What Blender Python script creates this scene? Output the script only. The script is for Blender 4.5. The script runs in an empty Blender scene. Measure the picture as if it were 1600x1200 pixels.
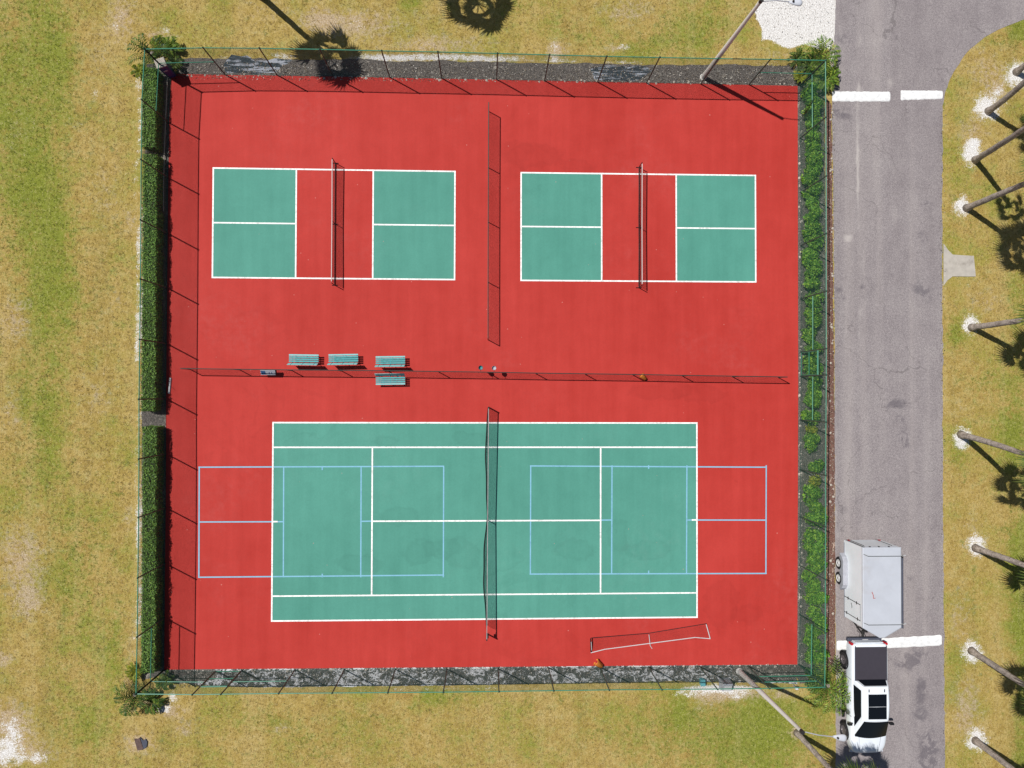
import bpy, bmesh, math, random
import numpy as np
from mathutils import Vector, Matrix, noise as mnoise
random.seed(11); NR = np.random.default_rng(5)
sc = bpy.context.scene
COL = sc.collection
PI = math.pi
# ------------------------------------------------------------------ camera (a drone looking straight down)
FPX = 1109.0; CAM = (-0.0706, 7.1413, 39.936); RX, RY, RZ = .01313, -.03647, .00253
def _rm():
    cx, sx, cy, sy, cz, sz = math.cos(RX), math.sin(RX), math.cos(RY), math.sin(RY), math.cos(RZ), math.sin(RZ)
    return [[cz*cy, cz*sy*sx-sz*cx, cz*sy*cx+sz*sx], [sz*cy, sz*sy*sx+cz*cx, sz*sy*cx-cz*sx], [-sy, cy*sx, cy*cx]]
RM = _rm()
def at(px, py, z=0.0):
    """world point at height z for a surveyed photo point"""
    d = ((px-800)/FPX, -(py-600)/FPX, -1.0)
    w = [sum(RM[i][j]*d[j] for j in range(3)) for i in range(3)]
    t = (z-CAM[2])/w[2]
    return Vector((CAM[0]+w[0]*t, CAM[1]+w[1]*t, z))
cam = bpy.data.cameras.new('camera'); cam.sensor_width = 36; cam.lens = 36*FPX/1600
cam.clip_start = .1; cam.clip_end = 9000
co = bpy.data.objects.new('camera', cam); COL.objects.link(co)
co.location = CAM; co.rotation_euler = (RX, RY, RZ); sc.camera = co
# ------------------------------------------------------------------ light
ELEV = math.radians(58.5)
TOSUN = Vector((-math.cos(math.radians(28))*math.cos(ELEV), math.sin(math.radians(28))*math.cos(ELEV), math.sin(ELEV)))
SX, SY = -TOSUN.x/TOSUN.z, -TOSUN.y/TOSUN.z
sun = bpy.data.lights.new('sun', 'SUN'); sun.energy = 4.9; sun.angle = math.radians(.5); sun.color = (1, .965, .91)
so = bpy.data.objects.new('sun', sun); COL.objects.link(so)
so.rotation_euler = TOSUN.to_track_quat('Z', 'Y').to_euler(); so.location = (-30, 20, 50)
w = bpy.data.worlds.new('World'); sc.world = w; w.use_nodes = True
nt = w.node_tree; sky = nt.nodes.new('ShaderNodeTexSky'); sky.sky_type = 'NISHITA'; sky.sun_disc = False
sky.sun_elevation = ELEV; sky.sun_rotation = math.atan2(TOSUN.x, TOSUN.y)
bg = nt.nodes['Background']; bg.inputs['Strength'].default_value = .05
nt.links.new(sky.outputs[0], bg.inputs[0])
sc.view_settings.view_transform = 'Standard'; sc.view_settings.look = 'None'
sc.view_settings.exposure = 0; sc.view_settings.gamma = 1
sc.cycles.max_bounces = 6; sc.cycles.transparent_max_bounces = 24
# ------------------------------------------------------------------ materials
def lin(c): c /= 255; return c/12.92 if c <= .04045 else ((c+.055)/1.055)**2.4
KI = 1.50      # what a white sunlit horizontal surface returns
def C(r, g, b): return (min(lin(r)/KI, .9), min(lin(g)/KI, .9), min(lin(b)/KI, .9), 1)
class NT:
    def __init__(s, name):
        s.m = bpy.data.materials.new(name); s.m.use_nodes = True; s.t = s.m.node_tree
        s.b = s.t.nodes['Principled BSDF']; s.out = s.t.nodes['Material Output']
        s._pos = None
    def n(s, typ, **kw):
        o = s.t.nodes.new('ShaderNode'+typ)
        for k, v in kw.items():
            if k.startswith('i_'): o.inputs[k[2:]].default_value = v
            else: setattr(o, k, v)
        return o
    def l(s, a, b): s.t.links.new(a, b)
    def pos(s):
        if s._pos is None: s._pos = s.n('NewGeometry').outputs['Position']
        return s._pos
    def noise(s, scale, detail=4, rough=.55, vec=None, stretch=None, dist=0):
        o = s.n('TexNoise'); o.inputs['Scale'].default_value = scale; o.inputs['Detail'].default_value = detail
        o.inputs['Roughness'].default_value = rough; o.inputs['Distortion'].default_value = dist
        v = vec or s.pos()
        if stretch:
            mp = s.n('Mapping'); mp.inputs['Scale'].default_value = stretch; s.l(v, mp.inputs[0]); v = mp.outputs[0]
        s.l(v, o.inputs['Vector']); return o.outputs['Fac']
    def ramp(s, fac, *stops):
        o = s.n('ValToRGB'); e = o.color_ramp.elements
        while len(e) < len(stops): e.new(.5)
        for k, (p, c) in enumerate(stops):
            e[k].position = p; e[k].color = c if len(c) == 4 else (*c, 1)
        s.l(fac, o.inputs[0]); return o.outputs[0]
    def sc(s, fac, a, b):
        """scalar smooth threshold a..b -> 0..1"""
        o = s.n('MapRange'); o.inputs['From Min'].default_value = a; o.inputs['From Max'].default_value = b
        o.interpolation_type = 'SMOOTHSTEP'; s.l(fac, o.inputs['Value']); return o.outputs['Result']
    def math(s, op, a, b=None, clamp=False):
        o = s.n('Math'); o.operation = op; o.use_clamp = clamp
        for k, v in enumerate((a, b)):
            if v is None: continue
            if isinstance(v, (int, float)): o.inputs[k].default_value = v
            else: s.l(v, o.inputs[k])
        return o.outputs[0]
    def mix(s, fac, a, b, mode='MIX'):
        o = s.n('Mix'); o.data_type = 'RGBA'; o.blend_type = mode
        for i, v in ((0, fac), (6, a), (7, b)):
            if isinstance(v, (int, float, tuple)): o.inputs[i].default_value = v
            else: s.l(v, o.inputs[i])
        return o.outputs[2]
    def attr(s, name):
        o = s.n('Attribute'); o.attribute_name = name; return o.outputs['Fac']
    def bump(s, h, strength, dist):
        o = s.n('Bump'); o.inputs['Strength'].default_value = strength; o.inputs['Distance'].default_value = dist
        s.l(h, o.inputs['Height']); s.l(o.outputs[0], s.b.inputs['Normal'])
    def done(s, col=None, rough=.8, metal=0, spec=.3):
        if col is not None:
            if isinstance(col, tuple): s.b.inputs['Base Color'].default_value = col
            else: s.l(col, s.b.inputs['Base Color'])
        s.b.inputs['Roughness'].default_value = rough; s.b.inputs['Metallic'].default_value = metal
        s.b.inputs['Specular IOR Level'].default_value = spec
        return s.m
def simple(name, c, rough=.7, metal=0, var=.12, scale=6, spec=.3, dirt=None):
    s = NT(name); tc = s.n('TexCoord').outputs['Object']
    f = s.noise(scale, 4, .6, vec=tc)
    a = tuple(v*(1-var) for v in c[:3])+(1,); b = tuple(min(v*(1+var), .95) for v in c[:3])+(1,)
    col = s.ramp(f, (.3, a), (.7, b))
    if dirt:
        g = s.sc(s.noise(scale*.4, 5, .7, vec=tc), .52, .75)
        col = s.mix(s.math('MULTIPLY', g, dirt[1]), col, dirt[0])
    return s.done(col, rough, metal, spec)
# court paint -------------------------------------------------------
def court_mat(name, c, stain, rings):
    s = NT(name)
    big = s.noise(.12, 3, .5); mid = s.noise(.9, 5, .6); fine = s.noise(14, 3, .6)
    strk = s.noise(1.6, 4, .65, stretch=(1, .07, 1))
    v = s.math('ADD', s.math('MULTIPLY', big, .38), s.math('ADD', s.math('MULTIPLY', mid, .27), s.math('MULTIPLY', strk, .35)))
    lo = tuple(x*.87 for x in c[:3])+(1,); hi = tuple(min(x*1.08+.012, .95) for x in c[:3])+(1,)
    col = s.ramp(v, (.34, lo), (.66, hi))
    col = s.mix(s.math('MULTIPLY', s.sc(fine, .35, .7), .07), col, (.02, .02, .02, 1))
    # dried puddle rings: thin contour bands of a distorted noise, only in some areas
    n2 = s.noise(.33, 3, .5, dist=.6)
    band = s.math('MULTIPLY', s.sc(n2, .535, .55), s.math('SUBTRACT', 1., s.sc(n2, .552, .60)))
    area = s.sc(s.noise(.07, 2, .5), .54, .62)
    col = s.mix(s.math('MULTIPLY', s.math('MULTIPLY', band, area), stain), col, tuple(x*.55 for x in c[:3])+(1,))
    # old puddle marks at their surveyed places
    nx = s.noise(.8, 5, .65, dist=.5)
    for px_, py_, ra, rb in rings:
        q_ = at(px_, py_); mp = s.n('Mapping'); mp.vector_type = 'POINT'; mp.inputs['Location'].default_value = (-q_.x/ra, -q_.y/rb, 0); mp.inputs['Scale'].default_value = (1/ra, 1/rb, 0)
        s.l(s.pos(), mp.inputs[0]); ln = s.n('VectorMath'); ln.operation = 'LENGTH'; s.l(mp.outputs[0], ln.inputs[0])
        d = s.math('ADD', ln.outputs['Value'], s.math('MULTIPLY', s.math('SUBTRACT', nx, .5), 2.2))
        bd = s.math('MULTIPLY', s.sc(d, .55, .92), s.math('SUBTRACT', 1., s.sc(d, .94, 1.2)))
        ins = s.math('SUBTRACT', 1., s.sc(d, .5, 1.))
        col = s.mix(s.math('ADD', s.math('MULTIPLY', bd, .15), s.math('MULTIPLY', ins, .09)), col, tuple(x*.5 for x in c[:3])+(1,))
    # faded bleached areas and rubbed shoe marks
    fd = s.math('MULTIPLY', s.sc(s.noise(.16, 4, .6), .5, .72), s.sc(s.noise(2.2, 5, .7), .35, .75))
    col = s.mix(s.math('MULTIPLY', fd, .12), col, tuple(min(x*.8+.16, .9) for x in c[:3])+(1,))
    sm = s.math('MULTIPLY', s.sc(s.noise(.9, 6, .78, dist=1.2), .60, .72), s.sc(s.noise(.11, 2, .5), .48, .62))
    col = s.mix(s.math('MULTIPLY', sm, .22), col, tuple(x*.5 for x in c[:3])+(1,))
    # pale specks
    vo = s.n('TexVoronoi'); vo.inputs['Scale'].default_value = 2.6; s.l(s.pos(), vo.inputs['Vector'])
    rnd = s.n('SeparateColor'); s.l(vo.outputs['Color'], rnd.inputs[0])
    dot = s.math('LESS_THAN', vo.outputs['Distance'], s.math('MULTIPLY', rnd.outputs[1], .09))
    some = s.math('GREATER_THAN', rnd.outputs[0], s.math('SUBTRACT', 1.12, s.math('MULTIPLY', s.noise(.16, 2, .5), .6)))
    col = s.mix(s.math('MULTIPLY', s.math('MULTIPLY', dot, some), .5), col, C(240, 170, 160))
    s.bump(fine, .15, .01)
    return s.done(col, .78, 0, .25)
M = {}
M['red'] = court_mat('red_acrylic', C(209, 58, 49), .10, [(830, 243, 1.7, .7), (1040, 612, 1.6, .45), (1092, 616, 1.3, .5), (1128, 944, 1., 1.2), (1165, 960, .8, .6), (905, 262, .9, .5)])
M['green'] = court_mat('green_acrylic', C(93, 171, 153), .12, [(606, 690, .7, .35), (735, 686, 1.1, .4), (624, 806, 1.1, .5), (690, 858, 1., .5), (722, 866, .8, .8), (655, 862, .9, .7), (560, 880, 1.2, .5), (965, 838, .6, 1.), (1010, 860, 1.3, .5), (900, 860, 1.1, .6)])
def line_mat(name, c, c2):
    s = NT(name); f = s.noise(7, 6, .78); g = s.noise(.5, 3, .6)
    col = s.ramp(f, (.34, c2), (.52, c)); d = tuple(v*.72 for v in c2[:3])+(1,)
    return s.done(s.mix(s.math('MULTIPLY', s.sc(g, .45, .75), s.math('MULTIPLY', s.sc(f, .58, .4), .55)), col, d), .7)
M['white_line'] = line_mat('white_line_paint', (.9, .9, .88, 1), C(236, 236, 232))
M['blue_line'] = line_mat('pale_blue_line_paint', C(150, 212, 240), C(136, 196, 232))
# grass ground -------------------------------------------------------
def ground_mat():
    s = NT('dry_grass')
    g = s.attr('green'); b = s.attr('bare'); snd = s.attr('sand')
    n1 = s.noise(.35, 5, .6); n2 = s.noise(1.7, 5, .65); n3 = s.noise(4.2, 5, .72); n4 = s.noise(15, 4, .8)
    strk = s.noise(8, 4, .78, stretch=(1, .6, 1))
    tan = s.ramp(n2, (.28, C(178, 148, 76)), (.5, C(204, 177, 102)), (.72, C(220, 196, 132)))
    straw = s.mix(s.math('MULTIPLY', s.sc(n1, .42, .66), .8), tan, C(184, 172, 82))
    grn = s.ramp(n3, (.3, C(116, 136, 42)), (.7, C(160, 174, 62)))
    gf = s.math('ADD', g, s.math('ADD', s.math('MULTIPLY', s.math('SUBTRACT', n2, .5), 1.7), s.math('ADD', s.math('MULTIPLY', s.math('SUBTRACT', n3, .5), 1.6), s.math('MULTIPLY', s.math('SUBTRACT', n1, .5), 1.6))))
    col = s.mix(s.math('MULTIPLY', s.sc(gf, .12, .95), .85), straw, grn)
    wd_ = s.math('MULTIPLY', s.sc(s.noise(1.05, 3, .55), .60, .70), s.sc(n3, .40, .62))
    col = s.mix(s.math('MULTIPLY', wd_, .65), col, C(112, 132, 44))
    mow = s.noise(.9, 3, .6, stretch=(1, .05, 1)); col = s.mix(s.math('MULTIPLY', s.sc(mow, .5, .7), .22), col, C(222, 200, 142))
    col = s.mix(s.math('MULTIPLY', s.sc(mow, .5, .3), .20), col, C(130, 126, 58))
    # dark and light tufts
    tuft = s.math('ADD', s.math('MULTIPLY', n4, .55), s.math('MULTIPLY', strk, .45))
    col = s.mix(s.math('MULTIPLY', s.sc(tuft, .51, .38), .62), col, C(104, 90, 52))
    col = s.mix(s.math('MULTIPLY', s.sc(tuft, .51, .64), .6), col, C(244, 222, 176))
    # bare pinkish-grey soil
    bf = s.math('ADD', b, s.math('ADD', s.math('MULTIPLY', s.math('SUBTRACT', n3, .5), 2.4), s.math('MULTIPLY', s.math('SUBTRACT', n2, .5), 1.2)))
    soil = s.ramp(n4, (.34, C(166, 138, 108)), (.50, C(212, 186, 154)), (.62, C(244, 228, 212)))
    col = s.mix(s.math('MULTIPLY', s.sc(bf, .25, .95), .8), col, soil)
    # white sand
    n6 = s.noise(2.3, 6, .78)
    sf = s.math('ADD', snd, s.math('ADD', s.math('MULTIPLY', s.math('SUBTRACT', n6, .5), 1.7), s.math('MULTIPLY', s.math('SUBTRACT', n4, .5), 1.2)))
    sand = s.ramp(n4, (.30, C(172, 160, 148)), (.38, C(228, 220, 212)), (.48, C(246, 243, 240)), (.6, (.88, .87, .86, 1)))
    col = s.mix(s.sc(sf, .36, .78), col, sand)
    s.bump(s.math('ADD', n4, strk), .8, .05)
    return s.done(col, .95, 0, .1)
M['ground'] = ground_mat()
def blade_mat():
    s = NT('grass_blades'); g = s.attr('green'); r = s.n('NewGeometry').outputs['Random Per Island']
    dry = s.ramp(r, (.0, C(154, 128, 66)), (.5, C(210, 182, 112)), (1., C(244, 224, 170))); grn = s.ramp(r, (.0, C(96, 116, 34)), (1., C(176, 186, 84)))
    col = s.mix(s.sc(s.math('ADD', g, s.math('SUBTRACT', s.noise(1.7, 5, .65), .5)), .0, .7), dry, grn)
    s.done(col, .8, 0, .15); t = s.n('BsdfTranslucent'); s.l(col, t.inputs[0]); mx = s.n('MixShader'); mx.inputs[0].default_value = .3
    s.l(s.b.outputs[0], mx.inputs[1]); s.l(t.outputs[0], mx.inputs[2]); s.l(mx.outputs[0], s.out.inputs[0]); return s.m
M['blade'] = blade_mat()
def road_mat():
    s = NT('worn_asphalt'); st = s.attr('stain'); pl = s.attr('pale')
    n1 = s.noise(.25, 4, .6); n2 = s.noise(1.4, 5, .65, stretch=(1, .5, 1)); n4 = s.noise(30, 3, .8); n5 = s.noise(11, 3, .7)
    v = s.math('ADD', s.math('MULTIPLY', n1, .45), s.math('MULTIPLY', n2, .55))
    col = s.ramp(v, (.3, C(158, 149, 152)), (.5, C(178, 169, 171)), (.7, C(192, 184, 184)))
    col = s.mix(s.math('MULTIPLY', s.sc(n5, .56, .36), .28), col, C(120, 112, 114))
    col = s.mix(s.math('MULTIPLY', s.sc(n4, .60, .36), .55), col, C(98, 92, 96))
    col = s.mix(s.math('MULTIPLY', s.sc(n4, .5, .68), .5), col, C(214, 206, 202))
    nb = s.noise(1.3, 6, .75, dist=1.)
    sf = s.math('ADD', s.math('MULTIPLY', st, s.math('MULTIPLY', s.sc(nb, .33, .62), 1.5)), s.math('MULTIPLY', s.math('SUBTRACT', n2, .5), 1.1))
    tw = s.noise(.55, 4, .6, stretch=(1, .035, 1)); col = s.mix(s.math('MULTIPLY', s.sc(tw, .48, .7), .34), col, C(206, 196, 192))
    col = s.mix(s.math('MULTIPLY', s.sc(tw, .5, .3), .22), col, C(116, 106, 110))
    col = s.mix(s.math('MULTIPLY', s.sc(sf, .2, .95), .58), col, C(98, 92, 102))
    pf = s.math('ADD', pl, s.math('MULTIPLY', s.math('SUBTRACT', n2, .5), 1.0))
    col = s.mix(s.math('MULTIPLY', s.sc(pf, .25, .9), .7), col, C(216, 208, 204))
    # fine cracks
    vo = s.n('TexVoronoi'); vo.feature = 'DISTANCE_TO_EDGE'; vo.inputs['Scale'].default_value = .22
    mp = s.n('Mapping'); nn = s.n('TexNoise'); nn.inputs['Scale'].default_value = .8; nn.inputs['Detail'].default_value = 5
    s.l(s.pos(), nn.inputs['Vector']); add = s.n('VectorMath'); add.operation = 'MULTIPLY_ADD'
    s.l(nn.outputs['Color'], add.inputs[0]); add.inputs[1].default_value = (2.2, 2.2, 0); s.l(s.pos(), add.inputs[2])
    s.l(add.outputs[0], vo.inputs['Vector'])
    cr = s.math('MULTIPLY', s.math('LESS_THAN', vo.outputs['Distance'], .0035), s.sc(n1, .42, .5))
    col = s.mix(s.math('MULTIPLY', cr, .3), col, C(70, 64, 66))
    s.bump(n4, .5, .012)
    return s.done(col, .9, 0, .2)
M['road'] = road_mat()
def bed_mat(name, dark, mid, pale, t0, t1, sc1=2.2, stretch=None, fine=.5):
    s = NT(name); n1 = s.math('ADD', s.noise(sc1, 6, .72, stretch=stretch, dist=1.1), s.math('MULTIPLY', s.math('SUBTRACT', s.noise(.35, 3, .6), .5), .38)); n4 = s.noise(20, 3, .75)
    base = s.ramp(n4, (.32, dark), (.62, mid))
    col = s.mix(s.sc(n1, t0, t1), base, pale)
    col = s.mix(s.math('MULTIPLY', s.sc(n4, .55, .74), fine), col, C(214, 206, 196))
    s.bump(n4, .8, .04); return s.done(col, .9, 0, .2)
M['bed_gravel'] = bed_mat('dark_gravel', C(46, 46, 48), C(140, 134, 128), C(206, 198, 186), .56, .72, 3.6)
M['bed_mottle'] = bed_mat('mottled_weed_cloth', C(32, 40, 42), C(120, 120, 118), C(238, 238, 240), .49, .58, 2.6, (1, 1.3, 1), .4)
M['mulch'] = bed_mat('red_brown_mulch', C(96, 66, 58), C(150, 112, 100), C(214, 190, 172), .60, .68, 1.5, (1.6, .5, 1))
M['cloth'] = bed_mat('shiny_weed_cloth', C(36, 50, 58), C(78, 92, 100), C(198, 204, 216), .50, .60, 2.6, (.28, 2.2, 1), .2)
M['concrete'] = simple('pale_concrete', C(205, 198, 188), .85, var=.1, scale=3, dirt=(C(120, 108, 100), .5))
def bump_mat():
    s = NT('white_bump_paint'); n = s.noise(5, 6, .75); n2 = s.noise(30, 3, .7)
    col = s.ramp(n, (.24, C(196, 192, 188)), (.32, C(240, 242, 244)), (.6, (.80, .80, .80, 1)))
    s.bump(n2, .4, .01); return s.done(col, .6)
M['bump'] = bump_mat()
M['fence'] = simple('green_vinyl_steel', C(70, 150, 122), .45, var=.08, spec=.5)
M['fence_post'] = simple('shade_dark_green_steel', C(44, 92, 80), .5, var=.1, spec=.5)  # fence green darkened in the colour for the posts' shaded sides
M['grey_steel'] = simple('grey_galvanised_steel', C(78, 80, 76), .5, metal=.2)
M['dark_steel'] = simple('blackened_steel', C(52, 50, 50), .55)
def mesh_mat(name, c, pitch, wire, u='diamond'):
    s = NT(name); uv = s.n('TexCoord').outputs['UV']; sp = s.n('SeparateXYZ'); s.l(uv, sp.inputs[0])
    x, y = sp.outputs[0], sp.outputs[1]
    if u == 'diamond': a = s.math('ADD', x, y); b = s.math('SUBTRACT', x, y)
    else: a, b = x, y
    th = wire/pitch
    fa = s.math('LESS_THAN', s.math('FRACT', s.math('DIVIDE', a, pitch)), th)
    fb = s.math('LESS_THAN', s.math('FRACT', s.math('DIVIDE', b, pitch)), th)
    k = s.math('MAXIMUM', fa, fb)
    tr = s.n('BsdfTransparent'); mx = s.n('MixShader')
    s.l(k, mx.inputs[0]); s.l(tr.outputs[0], mx.inputs[1]); s.l(s.b.outputs[0], mx.inputs[2]); s.l(mx.outputs[0], s.out.inputs[0])
    return s.done(c, .6)
M['chain'] = mesh_mat('green_chain_link', C(56, 124, 104), .072, .0112)
M['chain_grey'] = mesh_mat('grey_chain_link', C(80, 84, 80), .06, .0085)
M['net'] = mesh_mat('black_net_cord', C(24, 34, 36), .045, .010, 'grid')
M['net_thin'] = mesh_mat('thin_net_cord', C(60, 40, 40), .05, .0022, 'grid')
M['black'] = simple('black_plastic', C(34, 34, 38), .5)
M['tape'] = simple('white_canvas_tape', C(236, 226, 224), .7, var=.04)
M['grey_tape'] = simple('greyed_canvas_tape', C(186, 180, 180), .7, var=.18, scale=3)
M['white'] = simple('white_enamel', C(232, 232, 234), .45, var=.04, spec=.4)
M['teal'] = simple('faded_teal_slat', C(88, 180, 184), .6, var=.18, scale=9)
M['teal_pale'] = simple('worn_pale_slat', C(150, 218, 220), .6, var=.12, scale=9)
M['teal_frame'] = simple('teal_frame_steel', C(60, 140, 148), .5)
def leaf_mat(name, a, b, c, rough=.5, trans=.25):
    s = NT(name); r = s.n('NewGeometry').outputs['Random Per Island']
    col = s.ramp(r, (.0, a), (.55, b), (1., c))
    f = s.noise(.9, 4, .65); col = s.mix(s.math('MULTIPLY', s.sc(f, .5, .72), .45), col, tuple(min(v*1.7+.02, .9) for v in b[:3])+(1,)); col = s.mix(s.math('MULTIPLY', s.sc(f, .48, .3), .5), col, a)
    s.done(col, rough, 0, .35)
    t = s.n('BsdfTranslucent'); s.l(col, t.inputs[0]); mx = s.n('MixShader'); mx.inputs[0].default_value = trans
    s.l(s.b.outputs[0], mx.inputs[1]); s.l(t.outputs[0], mx.inputs[2]); s.l(mx.outputs[0], s.out.inputs[0]); return s.m
M['hedge_leaf'] = leaf_mat('hedge_leaf', (.04, .10, .02, 1), (.12, .25, .04, 1), (.28, .46, .08, 1))
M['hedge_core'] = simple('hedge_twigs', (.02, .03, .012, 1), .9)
M['shrub_leaf'] = leaf_mat('shrub_leaf', (.03, .10, .012, 1), (.13, .32, .03, 1), (.36, .56, .06, 1))
M['shrub_yellow'] = leaf_mat('yellowing_shrub_leaf', (.08, .14, .015, 1), (.25, .30, .025, 1), (.45, .42, .04, 1))
M['palm_leaf'] = leaf_mat('fan_palm_leaf', (.03, .06, .015, 1), (.09, .14, .03, 1), (.26, .29, .07, 1))
M['cycad_leaf'] = leaf_mat('dark_feather_leaf', (.02, .055, .012, 1), (.06, .13, .022, 1), (.20, .27, .04, 1))
M['lime_leaf'] = leaf_mat('lime_feather_leaf', (.05, .11, .015, 1), (.14, .24, .03, 1), (.34, .42, .06, 1))
M['dead_leaf'] = leaf_mat('dead_straw_leaf', (.18, .13, .06, 1), (.30, .22, .11, 1), (.42, .33, .18, 1))
M['stalk'] = simple('leaf_stalk', (.12, .12, .03, 1), .6)
def trunk_mat(name, a, b):
    s = NT(name); tc = s.n('TexCoord').outputs['Object']
    rings = s.noise(3, 4, .75, vec=tc, stretch=(.5, .5, 11)); n = s.noise(9, 5, .7, vec=tc, stretch=(1, 1, .35))
    v = s.math('ADD', s.math('MULTIPLY', rings, .5), s.math('MULTIPLY', n, .5))
    s.bump(v, .7, .03); return s.done(s.ramp(v, (.40, a), (.58, b)), .9, 0, .15)
M['trunk'] = trunk_mat('palm_trunk_bark', (.16, .13, .11, 1), (.44, .38, .34, 1))
M['pole'] = simple('weathered_grey_pole', (.62, .60, .575, 1), .75, var=.08, scale=2, dirt=(C(196, 184, 172), .5))
M['lamp'] = simple('lamp_head_white', C(226, 230, 240), .35, var=.04, spec=.5)
def paint(name, c, rough, coat, metal=0):
    s = NT(name); s.done(c, rough, metal, .5); s.b.inputs['Coat Weight'].default_value = coat
    s.b.inputs['Coat Roughness'].default_value = .06
    n = s.noise(1.3, 4, .6, vec=s.n('TexCoord').outputs['Object'])
    s.l(s.ramp(n, (.3, tuple(v*.93 for v in c[:3])+(1,)), (.7, c)), s.b.inputs['Base Color']); return s.m
M['truck'] = paint('pearl_white_paint', (.76, .81, .88, 1), .32, .4)
M['trailer'] = paint('white_trailer_skin', (.83, .87, .92, 1), .4, .15)
M['trailer_roof'] = simple('pale_grey_roof_sheet', C(214, 219, 230), .5, var=.05, scale=1.2, dirt=(C(190, 184, 182), .5))
M['glass'] = simple('dark_car_glass', (.006, .008, .012, 1), .12, var=0, spec=.10)
M['tonneau'] = simple('black_vinyl_cover', C(72, 68, 78), .6, var=.06)
M['tyre'] = simple('tyre_rubber', C(52, 50, 52), .85)
M['rim'] = simple('alloy_rim', C(150, 144, 148), .35, metal=.6)
M['rim_white'] = simple('white_steel_rim', C(232, 232, 232), .5)
M['redlight'] = simple('red_lamp_plastic', (.45, .01, .02, 1), .2, spec=.6)
M['trim'] = simple('grey_bumper_plastic', C(84, 88, 104), .6)
M['orange'] = simple('orange_plastic', C(244, 150, 62), .5, var=.1)
M['navy'] = simple('navy_blue_plastic', C(74, 74, 130), .5, var=.1)
M['cream'] = simple('weathered_cream_plastic', C(206, 196, 184), .6)
M['cyan'] = simple('turquoise_plastic', C(110, 190, 200), .5)
M['palegrey'] = simple('pale_grey_metal', C(188, 190, 200), .5)
M['sky_blue'] = simple('blue_vinyl', C(60, 100, 150), .5)
M['redcord'] = simple('faded_red_cord', C(196, 90, 84), .6)
M['rust'] = simple('rusty_brown_cover', C(110, 90, 86), .9, var=.25, scale=8)
M['seat'] = simple('tan_seat_leather', C(150, 120, 90), .6)
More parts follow.
